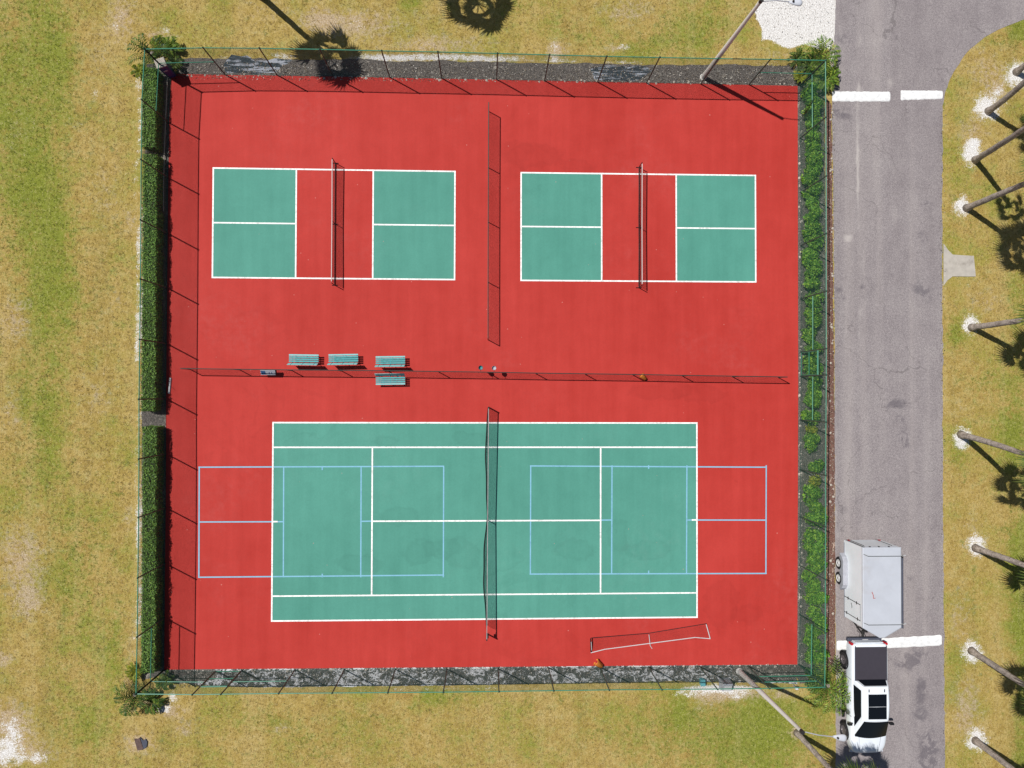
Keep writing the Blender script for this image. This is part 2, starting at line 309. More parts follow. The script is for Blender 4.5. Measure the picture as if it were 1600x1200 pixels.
# ------------------------------------------------------------------ mesh helpers
class MB:
    def __init__(s): s.v = []; s.f = []; s.uv = None
    def add(s, vs, fs):
        k = len(s.v); s.v += [tuple(p) for p in vs]; s.f += [tuple(i+k for i in f) for f in fs]; return s
    def box(s, c, size, rot=None):
        hx, hy, hz = size[0]/2, size[1]/2, size[2]/2
        vs = [Vector((x*hx, y*hy, z*hz)) for z in (-1, 1) for y in (-1, 1) for x in (-1, 1)]
        if rot is not None:
            R = rot if isinstance(rot, Matrix) else Matrix.Rotation(rot, 3, 'Z')
            vs = [R @ q for q in vs]
        c = Vector(c)
        return s.add([q+c for q in vs], [(0, 2, 3, 1), (4, 5, 7, 6), (0, 1, 5, 4), (2, 6, 7, 3), (0, 4, 6, 2), (1, 3, 7, 5)])
    def tube(s, pts, r, n=8, cap=True):
        pts = [Vector(p) for p in pts]
        rs = r if isinstance(r, (list, tuple)) else [r]*len(pts)
        rings = []
        for i, p in enumerate(pts):
            d = (pts[min(i+1, len(pts)-1)]-pts[max(i-1, 0)]).normalized()
            up = Vector((0, 0, 1)) if abs(d.z) < .9 else Vector((1, 0, 0))
            a = d.cross(up).normalized(); b = d.cross(a)
            rings.append([p+(a*math.cos(t)+b*math.sin(t))*rs[i] for t in [2*PI*k/n for k in range(n)]])
        vs = [q for R_ in rings for q in R_]; fs = []
        for i in range(len(pts)-1):
            for k in range(n): fs.append((i*n+k, i*n+(k+1) % n, (i+1)*n+(k+1) % n, (i+1)*n+k))
        if cap: fs += [tuple(range(n))[::-1], tuple((len(pts)-1)*n+k for k in range(n))]
        return s.add(vs, fs)
    def prism(s, poly, z0, z1):
        n = len(poly); vs = [(p[0], p[1], z0) for p in poly]+[(p[0], p[1], z1) for p in poly]
        fs = [tuple(range(n))[::-1], tuple(range(n, 2*n))]+[(k, (k+1) % n, n+(k+1) % n, n+k) for k in range(n)]
        return s.add(vs, fs)
    def lathe(s, prof, o, ax='Z', n=20):
        o = Vector(o); rings = []
        for r, h in prof:
            for k in range(n):
                t = 2*PI*k/n; c_, s_ = r*math.cos(t), r*math.sin(t)
                rings.append(o+{'Z': Vector((c_, s_, h)), 'X': Vector((h, c_, s_)), 'Y': Vector((s_, h, c_))}[ax])
        fs = []
        for i in range(len(prof)-1):
            for k in range(n): fs.append((i*n+k, i*n+(k+1) % n, (i+1)*n+(k+1) % n, (i+1)*n+k))
        return s.add(rings, fs)
    def loft(s, rings, cap=True, closed=True):
        n = len(rings[0]); fs = []
        for i in range(len(rings)-1):
            for k in range(n if closed else n-1): fs.append((i*n+k, i*n+(k+1) % n, (i+1)*n+(k+1) % n, (i+1)*n+k))
        if cap: fs += [tuple(range(n))[::-1], tuple((len(rings)-1)*n+k for k in range(n))]
        return s.add([q for r in rings for q in r], fs)
    def build(s, name, mat, parent=None, smooth=False, bevel=0, seg=2):
        me = bpy.data.meshes.new(name); me.from_pydata(s.v, [], s.f)
        if s.uv:
            lay = me.uv_layers.new(name='UVMap'); k = 0
            for p in me.polygons:
                for li in p.loop_indices: lay.data[li].uv = s.uv[k]; k += 1
        me.materials.append(mat); 
        b = bmesh.new(); b.from_mesh(me)
        if not s.uv: bmesh.ops.recalc_face_normals(b, faces=b.faces)
        b.to_mesh(me); b.free()
        if smooth: me.polygons.foreach_set('use_smooth', [True]*len(me.polygons))
        o = bpy.data.objects.new(name, me); COL.objects.link(o)
        if bevel:
            md = o.modifiers.new('bevel', 'BEVEL'); md.width = bevel; md.segments = seg; md.limit_method = 'ANGLE'; md.angle_limit = math.radians(35)
        if smooth:
            md = o.modifiers.new('wn', 'WEIGHTED_NORMAL') if bevel else None
        if parent is not None:
            o.parent = parent; o.matrix_parent_inverse = Matrix.Translation(parent.location).inverted() if PARINV[0] else Matrix()
        return o
PARINV = [True]      # parts are modelled in world coordinates under an Empty at the thing's base
def empty(name, label, cat, loc=(0, 0, 0), group=None):
    o = bpy.data.objects.new(name, None); o.empty_display_size = .3; COL.objects.link(o); o.location = loc
    return tag(o, label, cat, group)
def tag(o, label, cat, group=None):
    o['label'] = label; o['category'] = cat
    if group: o['group'] = group
    return o
def struct(o, kind='structure'): o['kind'] = kind; return o
def copy_tree(o, loc, rz=0., label=None):
    c = o.copy(); COL.objects.link(c); c.location = loc; c.rotation_euler = (0, 0, rz)
    if label: c['label'] = label
    for ch in o.children:
        d = ch.copy(); COL.objects.link(d); d.parent = c
    return c
# ------------------------------------------------------------------ ground sheet
def inv_px(X, Y):
    vx, vy, vz = X-CAM[0], Y-CAM[1], -CAM[2]
    c = [RM[0][j]*vx+RM[1][j]*vy+RM[2][j]*vz for j in range(3)]
    return 800+FPX*c[0]/-c[2], 600-FPX*c[1]/-c[2]
def blobs(px, py, L):
    out = np.zeros_like(px)
    for x, y, rx, ry, wt in L: out += wt*np.exp(-(((px-x)/rx)**2+((py-y)/ry)**2))
    return out
def grid_obj(name, xs, ys, mat, attrs, z=0.):
    X, Y = np.meshgrid(xs, ys); nx, ny = len(xs), len(ys)
    co_ = np.stack([X.ravel(), Y.ravel(), np.full(X.size, z)], 1)
    i = np.arange(nx*ny).reshape(ny, nx)
    q = np.stack([i[:-1, :-1], i[:-1, 1:], i[1:, 1:], i[1:, :-1]], -1).reshape(-1, 4)
    return raw_obj(name, co_, q, mat, attrs)
def raw_obj(name, co_, q, mat, attrs={}, smooth=False):
    me = bpy.data.meshes.new(name); me.vertices.add(len(co_)); me.vertices.foreach_set('co', np.ascontiguousarray(co_, dtype=np.float32).ravel())
    k = q.shape[1]; me.loops.add(q.size); me.loops.foreach_set('vertex_index', q.astype(np.int32).ravel())
    me.polygons.add(len(q)); me.polygons.foreach_set('loop_start', np.arange(0, q.size, k, dtype=np.int32))
    me.update(calc_edges=True)
    for n_, f in attrs.items():
        a = me.attributes.new(n_, 'FLOAT', 'POINT'); a.data.foreach_set('value', np.ascontiguousarray(f, dtype=np.float32))
    me.materials.append(mat); o = bpy.data.objects.new(name, me); COL.objects.link(o); return o
far = [60, 120, 260, 600, 1500, 4000]
xs = np.concatenate([[-a for a in far[::-1]], np.arange(-33, 35.01, .17), far])
ys = np.concatenate([[-a for a in far[::-1]], np.arange(-17, 32.01, .17), far])
X, Y = np.meshgrid(xs, ys); PX, PY = inv_px(X.ravel(), Y.ravel())
GREEN = [(20, 170, 60, 220, .55), (75, 60, 45, 70, .35), (100, 130, 55, 90, .3), (60, 330, 50, 120, .3), (95, 420, 45, 110, .3), (70, 560, 40, 90, .28),
         (140, 480, 50, 70, .12), (60, 650, 40, 90, .3), (30, 780, 40, 70, .2), (110, 850, 40, 80, .22), (185, 400, 16, 50, .25), (80, 720, 30, 50, .2), (120, 900, 50, 90, .35), (150, 1040, 60, 60, .2),
         (100, 1130, 50, 40, .2), (180, 1010, 25, 50, .3), (150, 1150, 50, 40, .25), (430, 1125, 35, 20, .4), (500, 1160, 60, 30, .25), (680, 1090, 30, 14, .55),
         (580, 1120, 90, 30, .15), (800, 1170, 120, 30, .1), (1000, 1150, 80, 50, .25), (1120, 1140, 90, 60, .55), (1210, 1160, 90, 50, .55), (1250, 1110, 60, 20, .45), (1180, 1090, 30, 10, .3),
         (1060, 55, 60, 30, .5), (1120, 30, 60, 30, .3), (930, 60, 50, 25, .3), (870, 40, 30, 20, .35), (810, 8, 20, 12, .4), (640, 4, 18, 10, .5), (245, 20, 20, 15, .25), (1000, 80, 60, 14, .25),
         (1600, 45, 26, 25, 1.3), (1555, 60, 20, 12, .4), (1500, 180, 20, 80, .15), (1500, 330, 15, 40, .2), (1590, 480, 30, 60, .45), (1560, 300, 40, 30, .3), (1495, 520, 14, 40, .4),
         (1530, 600, 40, 22, .4), (1590, 640, 30, 60, .5), (1590, 690, 30, 60, .4), (1500, 700, 15, 40, .35), (1600, 840, 25, 60, .7), (1600, 960, 22, 80, .8), (1600, 1100, 20, 90, .5), (1500, 900, 18, 80, .15), (1490, 1060, 14, 60, .3), (1600, 1180, 20, 40, .5),
         (370, 1120, 30, 30, .2), (330, 1170, 30, 30, .1), (870, 1105, 90, 12, .15)]
BARE = [(190, 25, 25, 45, .55), (150, 90, 30, 50, .3), (30, 200, 30, 40, .25), (120, 195, 25, 40, .25), (165, 300, 30, 60, .3), (205, 340, 15, 25, .4), (25, 500, 30, 45, .5), (185, 470, 20, 25, .35), (150, 620, 40, 50, .3),
        (35, 870, 45, 60, .6), (45, 940, 25, 30, .6), (20, 640, 20, 40, .4), (5, 1030, 20, 20, .6), (15, 1130, 45, 40, .7), (60, 1180, 40, 25, .5), (200, 810, 10, 25, .4), (205, 1000, 8, 60, .35), (290, 1140, 20, 20, .5), (440, 1138, 18, 10, .5),
        (545, 40, 60, 22, .6), (500, 28, 30, 18, .5), (690, 70, 90, 16, .55), (640, 30, 90, 25, .25), (870, 80, 22, 18, .7), (965, 75, 22, 8, .6), (980, 18, 50, 22, .5), (420, 20, 60, 30, .25), (250, 55, 30, 14, .5),
        (1230, 85, 50, 12, .4), (1545, 110, 40, 40, .45), (1520, 205, 30, 25, .5), (1560, 150, 25, 25, .4), (1495, 430, 20, 20, .2), (1540, 470, 30, 30, .35), (1500, 640, 14, 25, .3), (1520, 820, 30, 25, .3),
        (1500, 960, 18, 60, .4), (1510, 1090, 30, 40, .45), (1510, 1130, 22, 30, .4), (1560, 1010, 20, 30, .2), (265, 1110, 22, 12, .7), (1140, 1085, 60, 12, .7), (1100, 1095, 25, 25, .35), (1243, 1145, 12, 12, .6), (222, 1162, 22, 18, .6), (1225, 1085, 30, 10, .45), (1300, 1090, 20, 18, .3),
        (900, 1120, 60, 25, .15), (200, 1160, 30, 25, .2)]
SAND = [(1200, 28, 0, 0, 0)]
SAND = [(1542, 168, 24, 24, .92), (1588, 117, 21, 24, .92), (1518, 238, 17, 24, .92), (1503, 322, 15, 19, .92), (1517, 507, 15, 18, .92), (1503, 684, 16, 20, .92), (1526, 853, 20, 20, .92), (1519, 1019, 18, 22, .92), (1526, 1156, 20, 22, .92),
        (1524, 222, 9, 8, .5), (1560, 140, 10, 8, .45), (20, 1140, 28, 30, .55), (8, 1180, 30, 25, .65), (60, 1185, 25, 15, .5), (152, 146, 14, 18, .42), (180, 45, 14, 20, .35), (255, 1108, 16, 8, .8), (270, 1090, 10, 10, .75), (1130, 1075, 50, 7, 1.0), (1080, 1085, 30, 8, .55), (1150, 1088, 25, 6, .6),
        (1295, 240, 12, 50, .45), (1300, 90, 6, 30, .8), (865, 75, 9, 18, .55), (975, 72, 14, 5, .55), (560, 38, 20, 12, .35), (258, 48, 10, 6, .7), (690, 89, 80, 7, .66), (590, 91, 60, 7, .72), (780, 93, 60, 6, .6), (440, 88, 30, 7, .62), (880, 95, 40, 4, .55), (975, 98, 40, 4, .6), (360, 89, 20, 5, .5), (1200, 100, 20, 5, .5), (500, 76, 10, 8, .4), (700, 1076, 400, 3, .42), (217, 120, 6, 10, .5)]
sand = blobs(PX, PY, SAND)
def sstep(a, b, x): t = np.clip((x-a)/(b-a), 0, 1); return t*t*(3-2*t)
# the chalky limestone lay-by by the road
rx_ = sstep(-260, -200, PY)*sstep(1181, 1193, PX+6*np.sin(PY/11.))*sstep(1310, 1300, PX)*sstep(76, 60, PY+5*np.sin(PX/9.)+4*np.sin(PX/23.))
sand = np.maximum(sand, rx_*1.9)
# the white chippings along the left fence
sl = sstep(207, 214, PX+2*np.sin(PY/37.))*sstep(232, 226, PX)*sstep(110, 125, PY)*sstep(1060, 1050, PY)
sand = np.maximum(sand, sl*(.42+.10*np.sin(PY/60.)+.10*np.sin(PY/23.+PX/4.)))
mask = np.exp(-np.maximum(0, np.maximum(np.abs(PX-800)-900, np.abs(PY-600)-700))/200)
grd = grid_obj('ground', xs, ys, M['ground'], {'green': (blobs(PX, PY, GREEN)*1.02+.17)*mask+.25*(1-mask), 'bare': blobs(PX, PY, BARE)*1.2, 'sand': sand})
struct(grd)
# grass tufts standing on the lawn (nobody could count them)
NTF = 95000
gx = NR.uniform(-31, 33, NTF); gy = NR.uniform(-15.5, 30.5, NTF)
gpx, gpy = inv_px(gx, gy)
lim = np.where(gpy < 150, 1300+np.clip(0, 0, 1), 1300)
redge = np.interp(gpy, [-60, 0, 30, 60, 80, 120, 165, 1300], [1990, 1710, 1606, 1542, 1518, 1490, 1479, 1482])
keep = (gpx < 208) | ((gpx < 1184) & ((gpy < 90) | (gpy > 1080))) | ((gpx < 1298) & ((gpy > 1095) | ((gpy < 90) & (gpy > 78)))) | (gpx > redge)
keep &= (blobs(gpx, gpy, SAND) < .3) & (blobs(gpx, gpy, BARE)*.9 < NR.uniform(0, 1, NTF)) & ~((np.abs(gpx-1498) < 27) & (np.abs(gpy-414) < 34))
gx, gy = gx[keep], gy[keep]; nT = len(gx); NBL = 5
bx0 = np.repeat(gx, NBL)+NR.normal(0, .035, nT*NBL); by0 = np.repeat(gy, NBL)+NR.normal(0, .035, nT*NBL)
ba = NR.uniform(0, 2*PI, nT*NBL); bh = NR.uniform(.03, .085, nT*NBL); ln_ = NR.uniform(.03, .09, nT*NBL); wb_ = .009
c_, s_ = np.cos(ba), np.sin(ba); z0_ = np.zeros(nT*NBL)
V_ = np.stack([np.stack([bx0-s_*wb_, by0+c_*wb_, z0_], 1), np.stack([bx0+s_*wb_, by0-c_*wb_, z0_], 1), np.stack([bx0+c_*ln_, by0+s_*ln_, bh], 1)], 1).reshape(-1, 3)
tpx, tpy = inv_px(V_[:, 0], V_[:, 1])
tufts = raw_obj('grass_tufts', V_, np.arange(len(V_)).reshape(-1, 3), M['blade'], {'green': np.repeat(blobs(tpx[::3], tpy[::3], GREEN)*1.15+.05, 3)})
struct(tufts, 'stuff')
# ------------------------------------------------------------------ road
def interp(tab, y):
    if y <= tab[0][0]: return tab[0][1]
    for (a, b), (c, d) in zip(tab, tab[1:]):
        if y <= c: return b+(d-b)*(y-a)/(c-a)
    return tab[-1][1]
LE = [(-2200, 1330), (-200, 1307), (0, 1306), (100, 1302), (170, 1300), (300, 1302), (500, 1304), (700, 1304), (900, 1305), (1050, 1306), (1200, 1306), (1400, 1308)]
RE = [(-2200, 1515), (-520, 1500), (-420, 1540), (-340, 1760), (-260, 2300), (-130, 2300), (-60, 1990), (-20, 1800), (0, 1700), (15, 1640), (30, 1600), (45, 1562), (60, 1536), (80, 1512), (100, 1498), (120, 1486), (140, 1478), (165, 1473), (400, 1472), (600, 1473), (900, 1474), (1200, 1477), (1400, 1480)]
vs = []; apx = []
rows = np.concatenate([np.arange(-2200, -200, 25.), np.arange(-200, 1401, 6.), np.arange(1420, 3000, 40.)]); NC = 40
for y in rows:
    a, b = interp(LE, y), interp(RE, y)
    a += 1.2*mnoise.noise(Vector((y*.09, 3.3, 0)))+.8*mnoise.noise(Vector((y*.31, 8.3, 0)))
    b += 1.6*mnoise.noise(Vector((y*.07, 5.3, 0)))+1.2*mnoise.noise(Vector((y*.23, 1.3, 0)))
    for k in range(NC+1):
        t = k/NC; x = a+(b-a)*t; vs.append(at(x, y, .012)); apx.append((x, y))
idx = np.arange(len(rows)*(NC+1)).reshape(len(rows), NC+1)
q = np.stack([idx[:-1, :-1], idx[1:, :-1], idx[1:, 1:], idx[:-1, 1:]], -1).reshape(-1, 4)
apx = np.array(apx)
STAIN = [(1448, 322, 13, 9, 1.0), (1310, 452, 7, 6, .9), (1346, 447, 6, 5, .8), (1317, 464, 5, 4, .7), (1348, 463, 5, 4, .7), (1364, 38, 12, 18, .4), (1320, 60, 25, 12, .45), (1315, 177, 18, 9, .9), (1325, 200, 12, 14, .4), (1440, 372, 16, 14, .6), (1448, 460, 22, 16, .6),
         (1430, 440, 16, 18, .4), (1400, 630, 24, 10, .8), (1405, 655, 12, 6, .7), (1412, 685, 12, 18, .8), (1330, 510, 16, 30, .35), (1395, 560, 24, 14, .35), (1380, 520, 10, 40, .25), (1470, 560, 12, 60, .35), (1470, 740, 10, 30, .35), (1320, 620, 10, 60, .3), (1315, 790, 14, 20, .4), (1360, 800, 25, 12, .3), (1425, 850, 10, 18, .35),
         (1420, 1035, 22, 14, .9), (1442, 1020, 22, 14, .5), (1440, 1075, 10, 20, .8), (1448, 1160, 14, 40, .9), (1435, 1120, 14, 30, .5), (1455, 1185, 16, 30, .6), (1450, 960, 14, 18, .35), (1425, 905, 12, 12, .4), (1330, 1180, 30, 20, .3), (1345, 128, 40, 10, .3), (1500, 70, 20, 30, .2)]
PALE = [(1341, 230, 3, 140, .6), (1343, 500, 4, 40, .6), (1326, 372, 9, 7, .9), (1345, 140, 10, 12, .5), (1390, 130, 8, 18, .5), (1400, 360, 8, 60, .35), (1343, 60, 4, 30, .4), (1385, 165, 8, 12, .4), (1348, 400, 4, 60, .45), (1340, 260, 2.5, 90, .4), (1345, 835, 30, 8, .3), (1305, 400, 4, 600, .3), (1306, 900, 6, 300, .35), (1400, 720, 40, 40, .15), (1312, 1040, 8, 40, .5)]
rd = raw_obj('road', np.array(vs), q, M['road'], {'stain': blobs(apx[:, 0], apx[:, 1], STAIN), 'pale': blobs(apx[:, 0], apx[:, 1], PALE)})
struct(rd)
def ragged(poly, z, amp, step=.25, seed=0):
    """world polygon with wobbly edges from photo points"""
    P_ = [at(x, y, 0) for x, y in poly]; out = []
    for a, b in zip(P_, P_[1:]+P_[:1]):
        n = max(1, int((b-a).length/step)); nrm = Vector((-(b-a).y, (b-a).x, 0)).normalized()
        for k in range(n):
            p = a.lerp(b, k/n); d = amp*(mnoise.noise(Vector((p.x*1.1+seed, p.y*1.1, seed)))+.6*mnoise.noise(Vector((p.x*3.7, p.y*3.7+seed, 2))))
            out.append(p+nrm*d)
    return [(p.x, p.y, z) for p in out]
def sheet(name, poly, mat, z, amp, z0=None, seed=0):
    pts = ragged(poly, z, amp, seed=seed); me = MB()
    if z0 is None: me.add(pts, [tuple(range(len(pts)))])
    else: me.prism([(p[0], p[1]) for p in pts], z0, z)
    return me.build(name, mat)
struct(sheet('gravel_bed', [(276, 91), (600, 94), (900, 99), (1238, 103), (1245, 139), (900, 135), (600, 128), (276, 124)], M['bed_gravel'], .010, .10, seed=1))
struct(sheet('gravel_bed', [(1242, 104), (1288, 104), (1292, 600), (1291, 1066), (1250, 1068), (1240, 1048), (1240, 600), (1240, 141)], M['bed_gravel'], .011, .08, seed=2))
struct(sheet('gravel_bed', [(229, 100), (268, 98), (270, 600), (264, 1052), (222, 1062), (222, 600)], M['bed_gravel'], .009, .07, seed=3))
struct(sheet('weed_cloth_bed', [(268, 1038), (1238, 1030), (1246, 1068), (1060, 1064), (700, 1071), (400, 1074), (300, 1070), (264, 1060)], M['bed_mottle'], .010, .06, seed=4))
struct(sheet('weed_cloth_patch', [(1150, 1034), (1242, 1033), (1244, 1066), (1160, 1064), (1142, 1052)], M['bed_gravel'], .014, .08, seed=12))
struct(sheet('weed_cloth_patch', [(262, 1040), (330, 1040), (342, 1052), (335, 1062), (280, 1068), (262, 1058)], M['bed_gravel'], .014, .08, seed=13))
struct(sheet('weed_cloth_patch', [(349, 100), (362, 86), (386, 87), (398, 96), (430, 92), (458, 95), (440, 103), (432, 115), (352, 114)], M['cloth'], .014, .1, seed=5))
struct(sheet('weed_cloth_patch', [(922, 108), (950, 101), (1010, 103), (1018, 110), (1005, 121), (988, 127), (930, 123)], M['cloth'], .014, .1, seed=6))
struct(sheet('mulch_strip', [(1290.5, 152), (1299, 165), (1301, 400), (1304, 700), (1305, 1035), (1300, 1052), (1291, 1048), (1292, 600)], M['mulch'], .014, .04, seed=7))
struct(sheet('gravel_path', [(222, 640), (262, 640), (262, 665), (222, 667)], M['bed_gravel'], .013, .04, seed=8))
struct(sheet('concrete_apron', [(1474, 381), (1481, 391), (1488, 398), (1521, 400), (1524, 432), (1488, 432), (1480, 438), (1474, 446)], M['concrete'], .035, .01, z0=-.02, seed=9))
# ------------------------------------------------------------------ court slab, green panels, lines
slab = [at(268, 115), at(290, 116), at(600, 121.5), at(1000, 129), at(1246, 134.5), at(1247, 600), at(1245.5, 1038), at(800, 1041.5), at(257, 1046), at(260, 600), at(263, 300), at(265, 180)]
sb = MB().prism([(p.x, p.y) for p in slab], -.1, .03)
struct(sb.build('court_slab', M['red'], bevel=.006))
L, W, S_, V = 23.77/2, 10.97/2, 8.23/2, 6.4
def rect(mb, x0, x1, y0, y1, z, T=None):
    q_ = [(x0, y0), (x1, y0), (x1, y1), (x0, y1)]
    if T:
        ox, oy, a = T; c, s = math.cos(a), math.sin(a); q_ = [(x*c-y*s+ox, x*s+y*c+oy) for x, y in q_]
    mb.add([(x, y, z) for x, y in q_], [(0, 1, 2, 3)])
def hv(mh, mv, lines, wd, z, T=None):
    for x0, y0, x1, y1 in lines:
        if abs(y1-y0) < 1e-6: rect(mh, min(x0, x1)-wd/2, max(x0, x1)+wd/2, y0-wd/2, y0+wd/2, z, T)
        else: rect(mv, x0-wd/2, x0+wd/2, min(y0, y1)-wd/2, max(y0, y1)+wd/2, z+.003, T)
m = MB(); rect(m, -L, L, -W, W, .034); struct(m.build('tennis_court_surface', M['green']))
A_, B_, K_ = 6.705, 3.05, 2.135
PBT = [(-8.566, 16.583, -.0005), (8.581, 16.577, .0017)]
m = MB()
for T in PBT:
    rect(m, -A_, -K_, -B_, B_, .034, T); rect(m, K_, A_, -B_, B_, .034, T)
struct(m.build('pickleball_court_surface', M['green']))
mh = MB()
hv(mh, mh, [(-L, W, L, W), (-L, -W, L, -W), (-L, S_, L, S_), (-L, -S_, L, -S_), (-V, 0, V, 0), (-L, -W, -L, W), (L, -W, L, W), (-V, -S_, -V, S_), (V, -S_, V, S_), (-L, 0, -L+.25, 0), (L-.25, 0, L, 0)], .082, .044)
struct(mh.build('tennis_court_lines', M['white_line']))
mh = MB()
for T in PBT:
    hv(mh, mh, [(-A_, B_, A_, B_), (-A_, -B_, A_, -B_), (-A_, 0, -K_, 0), (K_, 0, A_, 0), (-A_, -B_, -A_, B_), (A_, -B_, A_, B_), (-K_, -B_, -K_, B_), (K_, -B_, K_, B_)], .08, .038, T)
struct(mh.build('pickleball_court_lines', M['white_line']))
mb_ = MB(); wd = .072
def bl(x0, y0, x1, y1, dz):
    a, b = at(x0, y0, .04), at(x1, y1, .04); d = (b-a).normalized()*wd/2; n = Vector((-d.y, d.x, 0))
    mb_.add([(p.x, p.y, .038+dz) for p in (a-d-n, b+d-n, b+d+n, a-d+n)], [(0, 1, 2, 3)])
for xa, xb, xc, xd, xm, yt, yb, yc in ((311, 443, 564, 693, 503.5, 729.5, 901, 815.2), (829, 956, 1073, 1197, 1013.5, 728.5, 896.5, 812.5)):
    s1 = 0 if xa < 500 else .5
    ya, yz = (730, 902) if xa < 500 else (728, 897)
    bl(xa, ya, xd, 728.5 if xa < 500 else 730, 0); bl(xa-.5, yz, xd, 898.5 if xa < 500 else 896, 0)
    if xa < 500: bl(xa, yc+.4, xb, yc, 0); bl(xc, yc-.6, 583, yc-1, 0)
    else: bl(938, yc+.2, xb, yc, 0); bl(xc, yc, xd, yc+.2, 0)
    for x in (xa, xb, xc, xd): bl(x+.3, ya, x-.3, yz-1, .002)
    bl(xm, ya, xm, ya+3.5, .002); bl(xm, yz-4.5, xm, yz-1, .002)
struct(mb_.build('blue_pickleball_lines', M['blue_line']))
# ------------------------------------------------------------------ speed bumps
def speed_bump(px0, px1, y0a, y1a, y0b, y1b, label):
    n = 60; top = []
    a0, a1, b0, b1 = at(px0, y0a), at(px0, y1a), at(px1, y0b), at(px1, y1b)
    rings = []
    for i in range(n+1):
        t = i/n; p0 = a0.lerp(b0, t); p1 = a1.lerp(b1, t)
        j = .035*mnoise.noise(Vector((t*17, 3, px0))); j2 = .035*mnoise.noise(Vector((t*13, 9, px0)))
        sh = min(1, 6*min(t, 1-t)*9+.82)
        c = (p0+p1)/2; p0 = c+(p0-c)*sh+Vector((0, j, 0)); p1 = c+(p1-c)*sh+Vector((0, j2, 0)); r = []
        for k in range(9):
            u = k/8; p = p0.lerp(p1, u); r.append((p.x, p.y, .014+.028*math.sin(PI*u)**.5 if 0 < k < 8 else .006))
        rings.append(r)
    m_ = MB(); m_.loft(rings, cap=True, closed=True); o = m_.build('speed_bump', M['bump'], smooth=False)
    return tag(o, label, 'speed bump', 'white painted speed bumps across the road')
speed_bump(1300, 1390.5, 142.5, 159, 143, 159, 'long white painted speed bump beside the upper right fence corner')
speed_bump(1407, 1472.5, 141, 157, 141.5, 155, 'shorter white painted speed bump running to the grass verge on the right')
speed_bump(1307, 1471, 1001, 1017, 991.5, 1009, 'white painted speed bump between the cargo trailer and the pickup truck')
# ------------------------------------------------------------------ perimeter fences
FH = 3.1
def uvpanel(mb, a, b, z0, z1):
    ln = (b-a).length; k = len(mb.v); mb.v += [(a.x, a.y, z0), (b.x, b.y, z0), (b.x, b.y, z1), (a.x, a.y, z1)]; mb.f.append((k, k+1, k+2, k+3))
    mb.uv = (mb.uv or [])+[(0, z0), (ln, z0), (ln, z1), (0, z1)]
def fence(label, posts, own_last, braces, gates=(), group='green chain link fences round the courts'):
    P_ = [at(*p) for p in posts]
    root = empty('chain_link_fence', label, 'fence', P_[0], group)
    for k, p in enumerate(P_):
        if k == len(P_)-1 and not own_last: continue
        corner = k in (0, len(P_)-1); r = .045 if corner else .034
        MB().tube([(p.x, p.y, 0), (p.x, p.y, FH+.04)], r, 10).lathe([(r+.012, 0), (r+.012, .03), (.01, .07)], (p.x, p.y, FH+.03), n=10).build('post', M['fence_post'], root, smooth=False)
    d0 = (P_[-1]-P_[0]).normalized()
    rail = MB().tube([(p.x, p.y, FH) for p in P_], .027, 8); rail.build('top_rail', M['fence'], root)
    MB().tube([(p.x, p.y, .07) for p in P_], .006, 5).build('tension_wire', M['fence_post'], root)
    for k, z in braces:
        a, b = P_[k], P_[k+1]; dd = (b-a).normalized()*.05
        MB().tube([(a.x+dd.x, a.y+dd.y, z), (b.x-dd.x, b.y-dd.y, z)], .024, 8).build('mid_rail', M['fence'], root)
    m_ = MB(); gk = [g for g in gates]
    for k, (a, b) in enumerate(zip(P_, P_[1:])):
        if k in gk:
            uvpanel(m_, a, b, 2.17, FH-.02); continue
        uvpanel(m_, a, b, .04, FH-.02)
    m_.build('mesh_panel', M['chain'], root)
    for k in gk:
        a, b = P_[k], P_[k+1]; d = (b-a).normalized(); a2, b2 = a+d*.06, b-d*.06
        MB().tube([(a.x, a.y, 2.17), (b.x, b.y, 2.17)], .026, 8).build('mid_rail', M['fence'], root)
        g = MB()
        for z in (.12, 1.1, 2.08): g.tube([(a2.x, a2.y, z), (b2.x, b2.y, z)], .02, 6)
        for p in (a2, b2): g.tube([(p.x, p.y, .1), (p.x, p.y, 2.1)], .022, 6)
        g = g.build('gate', M['fence'], root)
        m2 = MB(); uvpanel(m2, a2, b2, .12, 2.08); o = m2.build('gate_mesh', M['chain'], None); o.parent = g
    return root
TOPX = [(268, 119), (352, 117), (433, 117.5), (520, 119), (609, 121), (690, 122.5), (776, 124.5), (851, 126.5), (933.5, 128.5), (1010, 130), (1094.5, 131.5), (1170, 132.5), (1249.5, 134)]
LEFTX = [(268, 119), (264, 192), (263, 278), (262.5, 365), (262, 450), (261, 537), (260, 623), (260, 709), (259.5, 793), (258.5, 880), (257.5, 965), (256, 1047)]
RIGHTX = [(1249.5, 134), (1250, 216), (1250.5, 301), (1250.5, 384), (1250.5, 467), (1250.5, 550), (1250.5, 588), (1250, 656), (1249.5, 733), (1249.5, 807), (1249, 883), (1249, 960), (1248, 1038.5)]
BOTX = [(256, 1047), (337, 1048), (378, 1047.5), (461, 1046.5), (538, 1046), (618, 1045.5), (698, 1045), (778, 1044), (857, 1043), (937, 1042), (1013, 1041.5), (1093, 1041), (1168, 1040), (1248, 1038.5)]
fence('tall green chain link fence along the top edge of the red court', TOPX, False, [(0, 1.55), (11, 1.55)])
fence('tall green chain link fence between the left hedges and the red court', LEFTX[::-1], True, [(0, 1.55), (10, 1.55)])
fence('tall green chain link fence on the road side of the red court', RIGHTX, True, [(0, 1.55), (4, 1.55), (6, 1.55), (11, 1.55)], gates=(5,))
fence('tall green chain link fence along the bottom edge of the red court', BOTX, False, [(0, 1.55), (2, 1.55), (12, 1.55), (12, 2.3)], gates=(1,))
